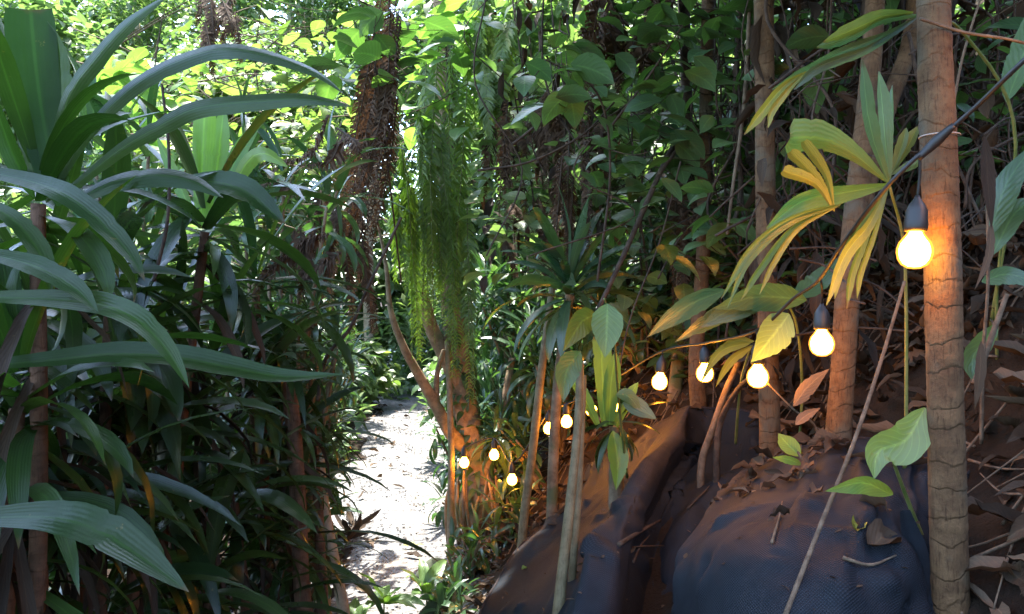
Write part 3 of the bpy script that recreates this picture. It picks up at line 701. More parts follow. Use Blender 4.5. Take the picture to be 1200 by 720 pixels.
def near_leaves(mb):
    H = lambda *a, **k: hero(mb, *a, **k)
    H([(60, 235, 1.5), (45, 200), (30, 140), (15, 70), (-5, 10, 1.5)], 18, 60)
    H([(-12, 105, 1.45), (14, 178), (42, 235, 1.5)], 20, 30, 'strap')
    H([(66, 225, 1.5), (66, 150), (64, 80), (56, 25, 1.48)], 26, 55)
    H([(56, 222, 1.5), (66, 165), (82, 110), (110, 72), (150, 28), (200, -8, 1.3)], 19, 45, rnd=.7)
    H([(60, 224, 1.5), (98, 160), (150, 106), (205, 74), (262, 58), (320, 66), (372, 86), (405, 112, 1.25)], 21, 40, rnd=.2, twist=20)
    H([(78, 226, 1.5), (140, 176), (190, 146), (232, 127), (300, 119), (360, 116), (415, 125, 1.3)], 21, 35, rnd=.5)
    H([(-20, 200, 1.35), (40, 214), (82, 232), (120, 262), (150, 296), (170, 330, 1.15)], 27, 25, rnd=.1)
    H([(-20, 235, 1.4), (20, 262), (48, 300), (60, 345, 1.3)], 24, 30, rnd=.6)
    H([(-20, 296, 1.3), (40, 312), (84, 336), (115, 366, 1.2)], 26, 25, rnd=.3)
    H([(85, 238, 1.5), (130, 214), (180, 206), (225, 212), (262, 232, 1.45)], 22, 45, rnd=.1)
    H([(-20, 348, 1.3), (60, 351), (120, 358), (162, 376), (196, 412), (222, 455, 1.15)], 28, 30, rnd=.6)
    H([(-20, 430, 1.35), (60, 422), (130, 415), (200, 418), (270, 431), (330, 441), (404, 439, 1.6)], 26, 38, rnd=.4)
    H([(-20, 607, 1.2), (60, 607), (110, 620), (160, 650), (222, 694, 1.05)], 44, 28, rnd=.1)
    H([(225, 212, 2.0), (262, 215), (296, 230), (335, 263, 1.9)], 30, 30, rnd=.2)
def big_upright(t):
    mb = MB(); hero(mb, [(76, 240, 1.5), (62, 200), (46, 110), (36, 12, 1.48)], 52, 12, 'blunt', 0.3, rnd=.4, m=9)
    o = mb.build('leaf', 'strap_upright', t); o['label'] = 'broad upright blunt-tipped leaf'
tA = dracaena('nearest strap-leaved plant at the left edge with long arching leaves', [(45, 240, 1.5), (20, 480, 1.45)], 20, 0.48, 0.019, 'strap_hero', base=(-0.98, 1.5), extra=near_leaves)
big_upright(tA)
def bright_leaves(t):
    mb = MB()
    hero(mb, [(236, 268, 2.3), (236, 215), (240, 128, 2.3)], 25, 10, 'blunt', .25)
    hero(mb, [(246, 262, 2.32), (254, 200), (263, 122, 2.4)], 27, 15, 'strap', .25)
    hero(mb, [(250, 262, 2.3), (275, 190), (306, 140, 2.4)], 18, 20, 'strap', .25)
    hero(mb, [(230, 262, 2.3), (208, 212), (184, 160, 2.35)], 14, 30)
    hero(mb, [(262, 250, 2.3), (286, 196), (308, 180), (338, 196, 2.2)], 18, 30)
    o = mb.build('leaf', 'strap_pale', t); o['label'] = 'upright leaves coloured pale as if in sun'
tB = dracaena('strap-leaved plant with upright leaves coloured pale as if in sun', [(240, 272, 2.3)], 26, 0.55, 0.026, 'strap_dark', base=(-0.95, 2.35))
bright_leaves(tB)
dark = [
    ([(130, 330, 2.0), (150, 430, 2.1)], 'dark dracaena under the arching leaves, left of the pale-leaved plant'),
    ([(40, 370, 1.75)], 'dark dracaena at the left edge at half height'),
    ([(205, 395, 2.4), (235, 470, 2.5)], 'dark dracaena below the pale-leaved plant'),
    ([(105, 470, 2.05)], 'dark dracaena above the lowest broad arching leaf'),
    ([(20, 520, 1.75), (-60, 430, 1.7)], 'dark dracaena touching the left edge above the lowest broad leaf'),
    ([(200, 520, 2.4)], 'dark dracaena in the deepest shade of the left thicket'),
    ([(295, 465, 2.8), (330, 400, 2.9)], 'dark dracaena with leaf tips reaching the dried ferns'),
    ([(275, 590, 2.6), (230, 640, 2.5)], 'low dark dracaena beside the red brown stems'),
    ([(90, 590, 1.95)], 'low dark dracaena behind the lowest broad arching leaf'),
    ([(165, 640, 2.2), (120, 720, 2.0)], 'lowest dark dracaena at the bottom left'),
    ([(345, 520, 3.1), (310, 560, 3.0)], 'dark dracaena right against the red brown stem'),
    ([(340, 640, 2.9), (300, 710, 2.7)], 'low dark dracaena at the foot of the red brown stem'),
    ([(20, 660, 1.7), (-50, 580, 1.6)], 'dark dracaena in the bottom left corner'),
    ([(245, 700, 2.3)], 'low dark dracaena at the bottom edge between corner and stem'),
    ([(300, 345, 2.9)], 'dark dracaena level with the brown curled fronds'),
    ([(165, 350, 2.7)], 'dark dracaena just behind the arching leaves at upper left'),
]
for k, (h, lab) in enumerate(dark):
    dracaena(lab, h, rng.randint(18, 26), rng.uniform(.38, .58), rng.uniform(.015, .026), 'strap_dark', group='dark dracaenas left of the path')

# red brown stems in front of the left thicket
trunk_thing('red_stem', 'thick red brown stem at the right of the left thicket', 'stem',
    [(358, 745, 2.75), (353, 680, 2.75), (350, 590, 2.75), (345, 500, 2.78), (340, 440, 2.8)], [24, 22, 20, 17, 12], 'cane', 0.05, 14)
trunk_thing('red_stem', 'red brown stem rising behind the lowest broad arching leaf', 'stem',
    [(86, 745, 2.1), (90, 660, 2.1), (96, 580, 2.1), (100, 500, 2.1)], [20, 18, 16, 13], 'cane', 0.05, 12)
trunk_thing('red_stem', 'red brown stem in the middle of the left thicket', 'stem',
    [(246, 745, 2.6), (242, 660, 2.6), (236, 570, 2.6)], [24, 20, 14], 'cane', 0.05, 12)
trunk_thing('red_stem', 'pale brown stem bordering the path behind the thick red brown stem', 'stem',
    [(404, 730, 3.3), (392, 660, 3.3), (380, 590, 3.35), (374, 520, 3.4)], [16, 15, 13, 10], 'bark_pale', 0.06, 12)
trunk_thing('red_stem', 'brown stem close beside the thick red brown stem', 'stem',
    [(380, 740, 3.1), (376, 660, 3.1), (372, 580, 3.1), (366, 500, 3.15)], [15, 14, 13, 10], 'cane', 0.06, 12)

# fine-leaved glossy dracaenas beyond
def bushy(label, heads, Ln, W, nleaf=16, mat='strap_mid', base=None, group=None, cr=0.010, droop=(0.5, 1.9), el=(1.2, -0.7)):
    hs = [P(*h) for h in heads]; b = np.mean(hs, axis=0) if base is None else np.array([base[0], base[1], 0.0])
    b[2] = G(b[0], b[1]); t = thing('bushy_dracaena', label, 'plant', tuple(b), group)
    mb = MB(); mc = MB()
    for h in hs:
        mid = b * .5 + h * .5; mid[0] = b[0] * .6 + h[0] * .4; mid[1] = b[1] * .6 + h[1] * .4
        tube(mc, [b + np.array([0, 0, -.04]), mid, h], [cr * 1.8, cr * 1.1, cr * .7], 8, 24)
        rosette(mb, h, nleaf, Ln, W, el=el, droop=droop, n=7, spread=Ln * .45)
    mc.build('stem', 'bark', t); mb.build('foliage', mat, t); return t
def scatter(x0, x1, y0, y1, Y0, Y1, n):
    return [(rng.uniform(x0, x1), rng.uniform(y0, y1), rng.uniform(Y0, Y1)) for _ in range(n)]
bushy('pale strap-leaved plant deep behind the pale upright leaves', scatter(100, 220, 170, 260, 3.4, 4.2, 7), .4, .022, 14, 'strap_mid', base=(-1.9, 3.9))
bushy('blue green strap-leaved plant by the curled dark fern', scatter(280, 400, 190, 290, 3.2, 3.8, 8), .36, .02, 13, 'strap_mid', base=(-1.05, 3.5))
bushy('small-leaved shrub filling the gap left of the thick red brown stem', scatter(240, 340, 400, 560, 3.0, 3.5, 26), .17, .011, 14, base=(-1.1, 3.3))
bushy('small-leaved shrub under the blue green strap-leaved plant', scatter(300, 400, 330, 430, 3.2, 3.7, 20), .17, .011, 14, base=(-0.98, 3.6))
bushy('small-leaved shrub low by the brown stems at the path', scatter(300, 385, 560, 690, 3.1, 3.5, 18), .16, .010, 13, base=(-0.95, 3.3))
bushy('glossy drooping dracaena leaning over the path from the left', scatter(345, 400, 460, 580, 3.7, 4.3, 16), .21, .014, base=(-1.05, 4.0))
bushy('glossy dracaena below the curled brown fronds', scatter(300, 400, 380, 480, 3.6, 4.4, 20), .24, .014, base=(-1.05, 4.0))
bushy('glossy small-leaved dracaena where the path bends away', scatter(360, 415, 380, 460, 4.6, 5.4, 16), .22, .014, base=(-1.35, 5.0))
bushy('glossy dracaena low beside the path entrance', scatter(345, 385, 590, 650, 3.5, 3.9, 8), .18, .014, base=(-0.85, 3.7))
bushy('glossy dracaena deep behind the red brown stem', scatter(270, 370, 480, 640, 3.6, 4.4, 18), .24, .015, base=(-1.25, 4.1))
bushy('glossy dracaena right of the path under the mossy tree', scatter(505, 560, 500, 590, 5.3, 5.9, 14), .24, .018, base=(-0.3, 5.5))
bushy('glossy dracaena tucked behind the mossy tree', scatter(560, 620, 420, 520, 5.8, 6.6, 22), .30, .017, base=(0.0, 6.2))
bushy('glossy dracaena above the smallest bulbs', scatter(600, 680, 400, 480, 4.7, 5.4, 20), .30, .017, base=(0.3, 5.0))
bushy('glossy dracaena left of the dusted cloth ridge', scatter(690, 775, 330, 420, 4.2, 5.0, 18), .28, .018, base=(0.75, 4.6))
bushy('glossy dracaena hanging over the leaning bamboo pole', scatter(575, 625, 500, 560, 4.7, 5.1, 10), .26, .016, base=(0.2, 4.8))
bushy('glossy dracaena right of the scaly dead fronds', scatter(720, 800, 240, 340, 4.4, 5.2, 16), .28, .018, base=(1.0, 4.9))
bushy('glossy dracaena left of the long fan-shaped rosette', scatter(560, 640, 320, 410, 5.3, 6.2, 20), .32, .018, base=(0.1, 5.8))
bushy('low leafy plant at the foot of the thin upright post', scatter(528, 565, 630, 680, 4.1, 4.5, 8), .17, .014, 12, base=(-0.22, 4.3))
bushy('low leafy plant spilling over the path edge stones', scatter(505, 545, 680, 720, 3.5, 3.9, 7), .15, .013, 12, base=(-0.28, 3.7))
bushy('leafy plant hanging from the litter slope under the lowest bulb', scatter(575, 615, 590, 640, 4.4, 4.8, 7), .18, .014, 12, base=(0.0, 4.7))
# the large rosette
hs = P(668, 345, 3.7); t = thing('rosette_plant', 'large rosette of long glossy leaves fanning out above the olive leaf', 'plant', (hs[0], hs[1] + .1, G(hs[0], hs[1] + .1)))
bq = P(645, 560, 3.75); bq[2] = G(bq[0], bq[1]) - .05; mc = MB(); tube(mc, [bq, P(652, 470, 3.75), hs], [.028, .024, .024], 10, 20); mc.build('stem', 'bark', t)
mb = MB(); rosette(mb, hs, 56, .50, .027, el=(1.35, -.75), droop=(.5, 1.5), n=10, spread=.09); mb.build('foliage', 'strap_mid', t)
# bromeliad on the cloth ridge
hs = P(722, 500, 2.95); t = thing('bromeliad', 'bromeliad with upright lit leaves at the edge of the left cloth', 'plant', (hs[0], hs[1], G(hs[0], hs[1])))
mc = MB(); tube(mc, [np.array([hs[0], hs[1], G(hs[0], hs[1]) - .05]), hs], [.03, .026], 10, 16); mc.build('stem', 'bark', t)
mb = MB(); rosette(mb, hs, 34, .22, .009, el=(1.1, -.9), droop=(.4, 1.6), n=8); mb.build('outer_foliage', 'strap_dark', t)
mb = MB()
hero(mb, [(708, 500, 2.9), (706, 450), (704, 395, 2.9)], 22, 20, 'blunt', .25); hero(mb, [(714, 498, 2.88), (716, 450), (722, 412, 2.86)], 20, 20)
hero(mb, [(700, 498, 2.9), (684, 465), (664, 438, 2.9)], 14, 25); hero(mb, [(722, 500, 2.9), (735, 470), (748, 448, 2.9)], 14, 25)
hero(mb, [(718, 505, 2.85), (724, 540), (722, 575, 2.8)], 24, 20, 'ovate')
mb.build('upright_leaves', 'strap_pale', t)
# seedlings by the path
for (px, py, Y, lab, n_) in ((450, 690, 3.7, 'bright green seedling at the bottom edge of the path', 9), (415, 690, 3.4, 'bright seedling close to the pale brown stem', 7), (500, 700, 3.8, 'small leafy seedling beside the stones at the path edge', 8)):
    c = P(px, py, Y); c[2] = G(c[0], c[1])
    t = thing('seedling', lab, 'plant', tuple(c), 'seedlings at the path')
    h = c + np.array([0, 0, .12]); mc = MB(); tube(mc, [c - [0, 0, .02], h], [.006, .004], 6, 6); mc.build('stem', 'green_stem', t)
    mb = MB(); straps(mb, np.repeat(h[None], n_, 0), np.arange(n_) * 2.4, U(.3, 1.2, n_), U(.13, .24, n_), U(.026, .04, n_), U(.6, 1.4, n_), 9, 'ovate', .2, 5, wave=.12); mb.build('foliage', 'broad_pale', t)

# ------------------------------------------------------------------ palm and broad leaves by the bulbs
def fan(t, hub, segs, petiole=None, label=None, mat='palm'):
    mb = MB()
    for s in segs: hero(mb, [hub] + list(s[0]), s[1], s[2] if len(s) > 2 else 25, s[3] if len(s) > 3 else 'seg', .35, n=34, wave=.04)
    o = mb.build('leaf', mat, t)
    if label: o['label'] = label
    if petiole:
        mb = MB(); tube(mb, [P(*hub)] + [P(*q) for q in petiole], [.003, .004, .005], 7, 20); mb.build('stalk', 'green_stem', o if False else t)
b = P(1060, 560, 1.95)
fp = thing('fan_palm', 'young fan palm with green and yellow blades left of the biggest bulb', 'palm', (b[0], b[1], G(b[0], b[1])))
hub = (1042, 216, 1.75)
fan(fp, hub, [([(1020, 150), (1010, 70, 1.7)], 16, 30), ([(1036, 150), (1030, 84, 1.75)], 16, 40), ([(1044, 160), (1046, 100, 1.8)], 10, 55),
              ([(1000, 180), (960, 162), (926, 162, 1.65)], 40, 15, 'fan'), ([(990, 226), (940, 236), (898, 268, 1.65)], 26, 30)], [(1060, 300, 1.85), (1062, 480, 1.9), (1060, 556, 1.95)], 'green fan blade')
fan(fp, (978, 248, 1.66), [([(955, 215), (918, 200, 1.6)], 15, 15, 'fan'), ([(958, 210), (926, 178, 1.6)], 14, 15, 'fan'), ([(968, 205), (942, 166, 1.6)], 13, 15, 'fan')], None, 'ragged yellow blade', 'yellow')
fan(fp, hub, [([(1020, 260), (990, 300), (968, 358, 1.6)], 14, 30), ([(1010, 260), (985, 310), (978, 350, 1.65)], 11, 35), ([(1018, 268), (998, 320), (992, 362, 1.68)], 9, 40), ([(1026, 268), (1008, 320), (1004, 350, 1.7)], 7, 40)], None, 'drooping yellowing blade', 'palm_yellow')
fan(fp, (1044, 205, 1.76), [([(1062, 175), (1076, 148, 1.8)], 14, 30), ([(1056, 175), (1062, 150, 1.8)], 12, 30), ([(1066, 196), (1088, 180, 1.82)], 12, 30)], None, 'short yellow blade behind the cord', 'palm_yellow')
fan(fp, (985, 240, 1.66), [([(930, 255), (880, 292), (845, 350, 1.55)], 10, 35), ([(925, 262), (876, 306), (852, 362, 1.55)], 8, 35), ([(928, 268), (888, 318), (868, 352, 1.6)], 8, 40), ([(935, 268), (905, 310), (890, 345, 1.6)], 7, 40)], None, 'long yellow tips', 'palm_yellow')
b = P(1150, 400, 2.2)
fp2 = thing('fan_palm', 'palm reaching in along the top right with grey green and yellow blades', 'palm', (b[0], b[1], G(b[0], b[1])))
fan(fp2, (1078, 18, 1.75), [([(1030, 25), (990, 45), (958, 56, 1.65)], 18, 25, 'seg'), ([(1040, 40), (990, 60), (940, 85), (905, 105, 1.6)], 16, 35), ([(1020, 55), (960, 78), (930, 105, 1.6)], 12, 40)], [(1130, 40, 1.85), (1190, 160, 2.0), (1160, 390, 2.2)], 'grey green blade', 'palm_blue')
fan(fp2, (1070, 15, 1.74), [([(1035, 20), (1000, 35), (965, 50, 1.62)], 16, 40)], None, 'yellow green upper blade', 'palm_yellow')
fan(fp2, (945, 84, 1.62), [([(920, 100), (895, 128), (872, 158, 1.58)], 13, 30), ([(925, 104), (905, 130), (900, 150, 1.58)], 8, 30)], None, 'yellow tip', 'yellow')

def leafy(name, label, cat, stem_pts, leaves, mat, stem_mat='green_stem', r=.004, kind='ovate', group=None, fold=.12):
    W3 = [P(*q) for q in stem_pts]; b = W3[0].copy(); g = G(b[0], b[1]); b[2] = min(b[2], g)
    t = thing(name, label, cat, (b[0], b[1], g), group)
    mb = MB(); tube(mb, W3, [r * 1.3, r, r * .7], 8, 40); mb.build('stem', stem_mat, t)
    for lv in leaves:
        mb = MB(); hero(mb, lv[0], lv[1], lv[2] if len(lv) > 2 else 20, kind, fold, n=32, m=7)
        mm = lv[3] if len(lv) > 3 else mat
        o = mb.build('leaf', mm, t)
    return t
leafy('broadleaf_plant', 'plant with blue green broad leaves drooping over the third bulb', 'plant', [(935, 545, 2.6), (940, 450, 2.5), (930, 370, 2.35), (900, 345, 2.3)],
      [([(945, 352, 2.3), (890, 348), (835, 362, 2.2)], 34), ([(905, 345, 2.3), (862, 360), (818, 385, 2.2)], 30, 20, 'palm_blue'), ([(880, 355, 2.3), (835, 372), (790, 402, 2.2)], 22, 35, 'palm_blue'),
       ([(925, 368, 2.2), (905, 395), (880, 425, 2.15)], 40, 15, 'broad_pale'), ([(850, 340, 2.3), (800, 362), (757, 396, 2.2)], 26, 35, 'palm_blue'), ([(930, 350, 2.4), (960, 330), (985, 300, 2.4)], 26, 35)], 'broad')
leafy('lit_sprout', 'sprout with narrow orange lit leaves beside the half hidden bulb', 'plant', [(862, 520, 2.9), (868, 450, 2.7), (880, 405, 2.6)],
      [([(880, 402, 2.6), (845, 412), (820, 450, 2.6)], 12, 20), ([(882, 405, 2.6), (855, 425), (838, 455, 2.6)], 10, 30), ([(884, 400, 2.6), (860, 400), (830, 420, 2.65)], 10, 30)], 'palm_yellow')
leafy('pale_sprout', 'sprout with pale curled leaves between the second bulb and the bank', 'plant', [(966, 545, 2.35), (955, 500, 2.3), (930, 480, 2.25), (900, 450, 2.25)],
      [([(930, 476, 2.2), (948, 452), (972, 432, 2.15)], 18, 25), ([(932, 498, 2.2), (945, 487), (962, 478, 2.2)], 12, 20)], 'dry', 'twig', .003)
leafy('heart_leaf_sprout', 'sprout with one pale green heart shaped leaf against the tall trunk', 'plant', [(1085, 640, 1.72), (1065, 590, 1.7), (1050, 550, 1.66), (1045, 535, 1.65)],
      [([(1084, 478, 1.62), (1062, 515), (1030, 530), (1024, 562, 1.6)], 46, 15), ([(1046, 580, 1.66), (1010, 566), (966, 576, 1.6)], 22, 40)], 'broad_pale', fold=.3)
leafy('small_sprout', 'small two-leaved sprout on the top of the right cloth', 'plant', [(968, 588, 2.02), (950, 560, 2.04), (935, 530, 2.08), (920, 512, 2.1)],
      [([(938, 535, 2.08), (922, 520), (912, 508, 2.08)], 20), ([(940, 545, 2.06), (922, 538), (905, 536, 2.05)], 10, 40)], 'broad_pale', 'twig', .004)
leafy('climber', 'climber with one large pale oval leaf above the bromeliad', 'climber', [(735, 560, 2.9), (725, 470, 2.7), (718, 380, 2.45), (708, 350, 2.38)],
      [([(712, 356, 2.38), (711, 385), (709, 420, 2.34)], 38, 10, 'broad_pale'), ([(698, 368, 2.4), (680, 380), (660, 412, 2.36)], 30, 20, 'broad_olive'), ([(680, 412, 2.4), (664, 435), (660, 472, 2.36)], 30, 20, 'broad'), ([(730, 472, 2.6), (748, 478), (770, 492, 2.6)], 22, 25, 'palm_blue'), ([(722, 462, 2.6), (738, 466), (752, 486, 2.6)], 16, 25, 'broad')], 'broad')
leafy('broadleaf_plant', 'dark broad-leaved plant at the right edge behind the trunk', 'plant', [(1170, 470, 2.2), (1168, 350, 2.1), (1180, 230, 2.0)],
      [([(1160, 275, 2.0), (1180, 215), (1215, 165, 1.95)], 30, 25), ([(1162, 300, 2.0), (1190, 250), (1225, 230, 2.0)], 26, 30), ([(1150, 330, 2.05), (1185, 322), (1230, 340, 2.0)], 22, 35), ([(1180, 120, 2.0), (1200, 60), (1210, 0, 2.0)], 30, 30), ([(1170, 380, 2.05), (1140, 420), (1150, 460, 2.0)], 24, 30)], 'broad')
leafy('dry_sprout', 'withered plant with hanging brown leaves right of the tall trunk', 'plant', [(1150, 520, 2.0), (1152, 420, 1.95), (1158, 320, 1.9), (1155, 180, 1.9)],
      [([(1154, 160, 1.9), (1158, 215), (1162, 270, 1.85)], 15, 30), ([(1162, 260, 1.9), (1158, 300), (1142, 340, 1.85)], 9, 40), ([(1150, 400, 1.9), (1148, 440), (1142, 480, 1.9)], 12, 30)], 'dry', 'twig', .004)

# upper climbers with broad leaves
def climber(label, stems, boxes, size, count, mat='broad', wr=.3, name='climber'):
    W = [[P(*q) for q in s] for s in stems]; b = W[0][0]
    t = thing(name, label, 'climber', (b[0], b[1], min(b[2], 99)))
    mc = MB()
    for s in W: tube(mc, s, [.006, .005, .003], 6, 40)
    mb = MB(); C = []
    for s in W:
        c = smooth_curve(s, 40); C.append(c)
    C = np.concatenate(C)
    for (x0, x1, y0, y1, Y0, Y1, k) in boxes:
        base = np.array([P(rng.uniform(x0, x1), rng.uniform(y0, y1), rng.uniform(Y0, Y1)) for _ in range(k)])
        for q in base[::2]:
            j = np.argmin(np.linalg.norm(C - q, axis=1)); tube(mc, [C[j], (C[j] + q) / 2 + [0, 0, -.03], q], [.003, .002, .0015], 5, 8)
        s = size * U(.65, 1.2, k)
        straps(mb, base, U(0, 6.28, k), U(-.6, .4, k), s, s * wr, U(.3, 1.0, k), 8, 'ovate', .14, 5)
    mc.build('stem', 'vine', t); mb.build('foliage', mat, t)
climber('climber with broad grey green leaves at top centre', [[(700, 330, 3.4), (715, 200, 3.4), (700, 110, 3.3), (640, 70, 3.2)], [(715, 150, 3.4), (760, 90, 3.3), (800, 30, 3.3)]],
        [(610, 710, 50, 130, 3.0, 3.4, 22), (700, 830, 10, 190, 3.1, 3.7, 22)], .17, 0)
climber('climber with drooping broad leaves beside the dried fern column', [[(470, 330, 4.6), (455, 200, 4.2), (440, 80, 3.9), (420, 0, 3.9)]],
        [(385, 470, 10, 100, 3.4, 4.0, 18), (420, 560, 20, 110, 4.0, 4.8, 18)], .2, 0)
climber('climber with pale green leaves at the top of the mossy trunk', [[(530, 260, 5.0), (526, 120, 5.1), (520, 0, 5.2), (518, -80, 5.3)]],
        [(480, 560, -20, 150, 4.7, 5.3, 70)], .18, 0, 'broad_pale')
climber('light green broad-leaved climber behind the arching leaves', [[(150, 330, 4.6), (170, 200, 4.6), (180, 90, 4.6), (190, 20, 4.6)]],
        [(90, 240, 50, 200, 4.2, 5.0, 75)], .19, 0, 'broad_pale')
climber('light green climber on the bare twigs at upper left', [[(330, 330, 5.4), (320, 200, 5.4), (300, 80, 5.4), (310, -20, 5.4)]],
        [(220, 420, 10, 190, 5.0, 5.8, 90)], .17, 0, 'sunny_yellow')
climber('climber with heart leaves over the vine curtain', [[(840, 420, 3.6), (850, 250, 3.6), (845, 100, 3.6), (860, -40, 3.6)]],
        [(780, 900, 0, 340, 3.2, 4.0, 100)], .14, 0)
climber('climber with small leaves on the rope-like vines', [[(760, 420, 4.2), (750, 250, 4.2), (770, 60, 4.2), (780, -60, 4.2)]],
        [(690, 820, 100, 420, 3.6, 4.6, 150)], .15, 0, 'sunny')
climber('climber with olive leaves behind the dead fronds', [[(640, 330, 4.8), (620, 200, 4.8), (600, 80, 4.8), (610, -40, 4.8)]],
        [(560, 690, 60, 330, 4.2, 5.2, 150)], .16, 0, 'sunny')
climber('leafy climber at the top edge above the leaning trunk', [[(960, 330, 3.0), (950, 200, 3.0), (940, 80, 3.0), (930, -40, 3.0)]],
        [(880, 1010, -20, 90, 2.6, 3.2, 26), (920, 990, 90, 330, 2.9, 3.3, 26)], .14, 0)

climber('dense leafy climber behind the straight ringed trunk', [[(850, 400, 3.4), (870, 250, 3.4), (860, 90, 3.4), (880, -40, 3.4)], [(930, 330, 3.5), (950, 150, 3.5), (940, -30, 3.5)]],
        [(770, 900, -10, 340, 2.9, 3.7, 110), (900, 1060, -10, 330, 2.9, 3.7, 80)], .14, 0, 'broad')
climber('dense leafy climber hiding the slender trunks at top centre', [[(760, 330, 4.0), (740, 150, 3.9), (750, -40, 3.9)]],
        [(670, 800, -10, 230, 3.3, 3.9, 90)], .14, 0, 'broad')
climber('leafy climber right of the tall ringed trunk', [[(1160, 430, 2.7), (1150, 250, 2.7), (1170, 60, 2.7), (1160, -40, 2.7)]],
        [(1120, 1220, -20, 380, 2.4, 3.0, 50)], .13, 0, 'broad')

# ------------------------------------------------------------------ ferns
def fern(label, fronds, plen, mat, stem_mat, name='hanging_fern', **k):
    pts0 = P(*fronds[0][0]); t = thing(name, label, 'fern', tuple(pts0))
    mb = MB(); ms = MB()
    for f in fronds: frond(mb, [P(*q) for q in f], plen, stem=ms, **k)
    ms.build('stalk', stem_mat, t); mb.build('foliage', mat, t); return t
def hang(x0, x1, ya, yb, Y0, Y1, n, sway=20, lmin=.25):
    out = []
    for _ in range(n):
        x = rng.uniform(x0, x1); Y = rng.uniform(Y0, Y1); y0 = rng.uniform(ya, ya + (yb - ya) * .45); y1 = min(yb, y0 + (yb - ya) * rng.uniform(lmin, 1)); s = rng.uniform(-sway, sway)
        out.append([(x, y0, Y), (x + s * .4, y0 + (y1 - y0) * .33, Y - .05), (x + s * .8, y0 + (y1 - y0) * .66, Y - .08), (x + s, y1, Y - .06)])
    return out
green = [('hanging green fern covering the front of the mossy tree', hang(498, 556, 10, 440, 4.85, 5.1, 10), .10),
         ('hanging yellow green fern low on the mossy trunk', hang(520, 552, 220, 470, 4.9, 5.05, 6), .09),
         ('hanging green fern on the left limb of the mossy tree', hang(458, 500, 120, 420, 4.7, 4.9, 10), .09),
         ('hanging green fern left of the mossy trunk', hang(475, 520, 120, 380, 4.75, 4.95, 11), .08),
         ('hanging green fern right of the mossy trunk at the top', hang(560, 600, 20, 180, 4.7, 5.0, 8), .10),
         ('hanging green fern from the top edge in the middle', hang(540, 580, -30, 160, 4.8, 5.0, 8), .10)]
for lab, f, pl in green: fern(lab, f, pl, 'fern', 'green_stem', n=64, droop=.6, pw=.12, jitter=.25)
dry = [('tall column of dried brown fern left of the mossy tree', [[(a, b, Y), (a - 12 + j, b + 90, Y), (a - 32 + j, b + 175, Y), (a - 58 + j, b + 245, Y)] for a, b, Y, j in ((rng.uniform(438, 470), rng.uniform(-30, 120), rng.uniform(3.9, 4.3), rng.uniform(-8, 8)) for _ in range(26))], .065),
       ('dried brown fern hanging below the brown column', hang(365, 430, 210, 390, 4.0, 4.3, 8, 25), .06),
       ('curled dark dried fern beside the long arching leaves', [[(385, 135, 3.1), (370, 175, 3.1), (340, 190, 3.1), (318, 187, 3.1)], [(400, 165, 3.1), (385, 190, 3.1), (350, 195, 3.1)], [(350, 225, 3.2), (320, 215, 3.2), (285, 218, 3.2)], [(395, 150, 3.1), (415, 165, 3.0), (420, 180, 3.0)]], .05),
       ('dried brown fronds hanging under the curled fern', hang(335, 400, 220, 350, 3.6, 4.0, 12, 18), .055),
       ('small dried brown fern hanging at the top left', hang(240, 262, -20, 95, 4.8, 5.0, 5), .07),
       ('dried brown fern hanging beside the top left fern', hang(272, 286, -20, 75, 5.0, 5.2, 3), .06),
       ('clump of scaly dead fronds above the large rosette', hang(655, 700, 145, 315, 3.7, 4.0, 11, 12, .7), .05),
       ('brown dead fern hanging right of the mossy tree', hang(580, 640, 110, 260, 4.4, 4.8, 8), .08),
       ('brown dead fern in the middle of the vine curtain', hang(640, 720, 90, 220, 4.0, 4.5, 8), .08),
       ('brown dead fern low behind the large rosette', hang(590, 660, 230, 330, 4.8, 5.4, 10), .07),
       ('brown dead fern on the rope-like vines', hang(780, 830, 130, 420, 3.7, 4.0, 10, 14), .06),
       ('brown dead fern at the top above the climber leaves', hang(690, 790, -20, 110, 3.5, 4.0, 16), .08),
       ('dried reddish fern low right of the arching leaves', [[(366, 285, 2.9), (336, 303, 2.9), (312, 322, 2.9), (296, 350, 2.9)], [(385, 275, 2.9), (350, 292, 2.9), (318, 316, 2.9)], [(400, 296, 2.9), (372, 316, 2.9), (345, 330, 2.9)], [(352, 268, 2.9), (358, 310, 2.9), (352, 350, 2.9)]], .055)]
for lab, f, pl in dry: fern(lab, f, pl, 'fern_dry', 'vine', 'dried_fern', n=62, droop=.6, pw=.12, curlside=.35, jitter=.4)

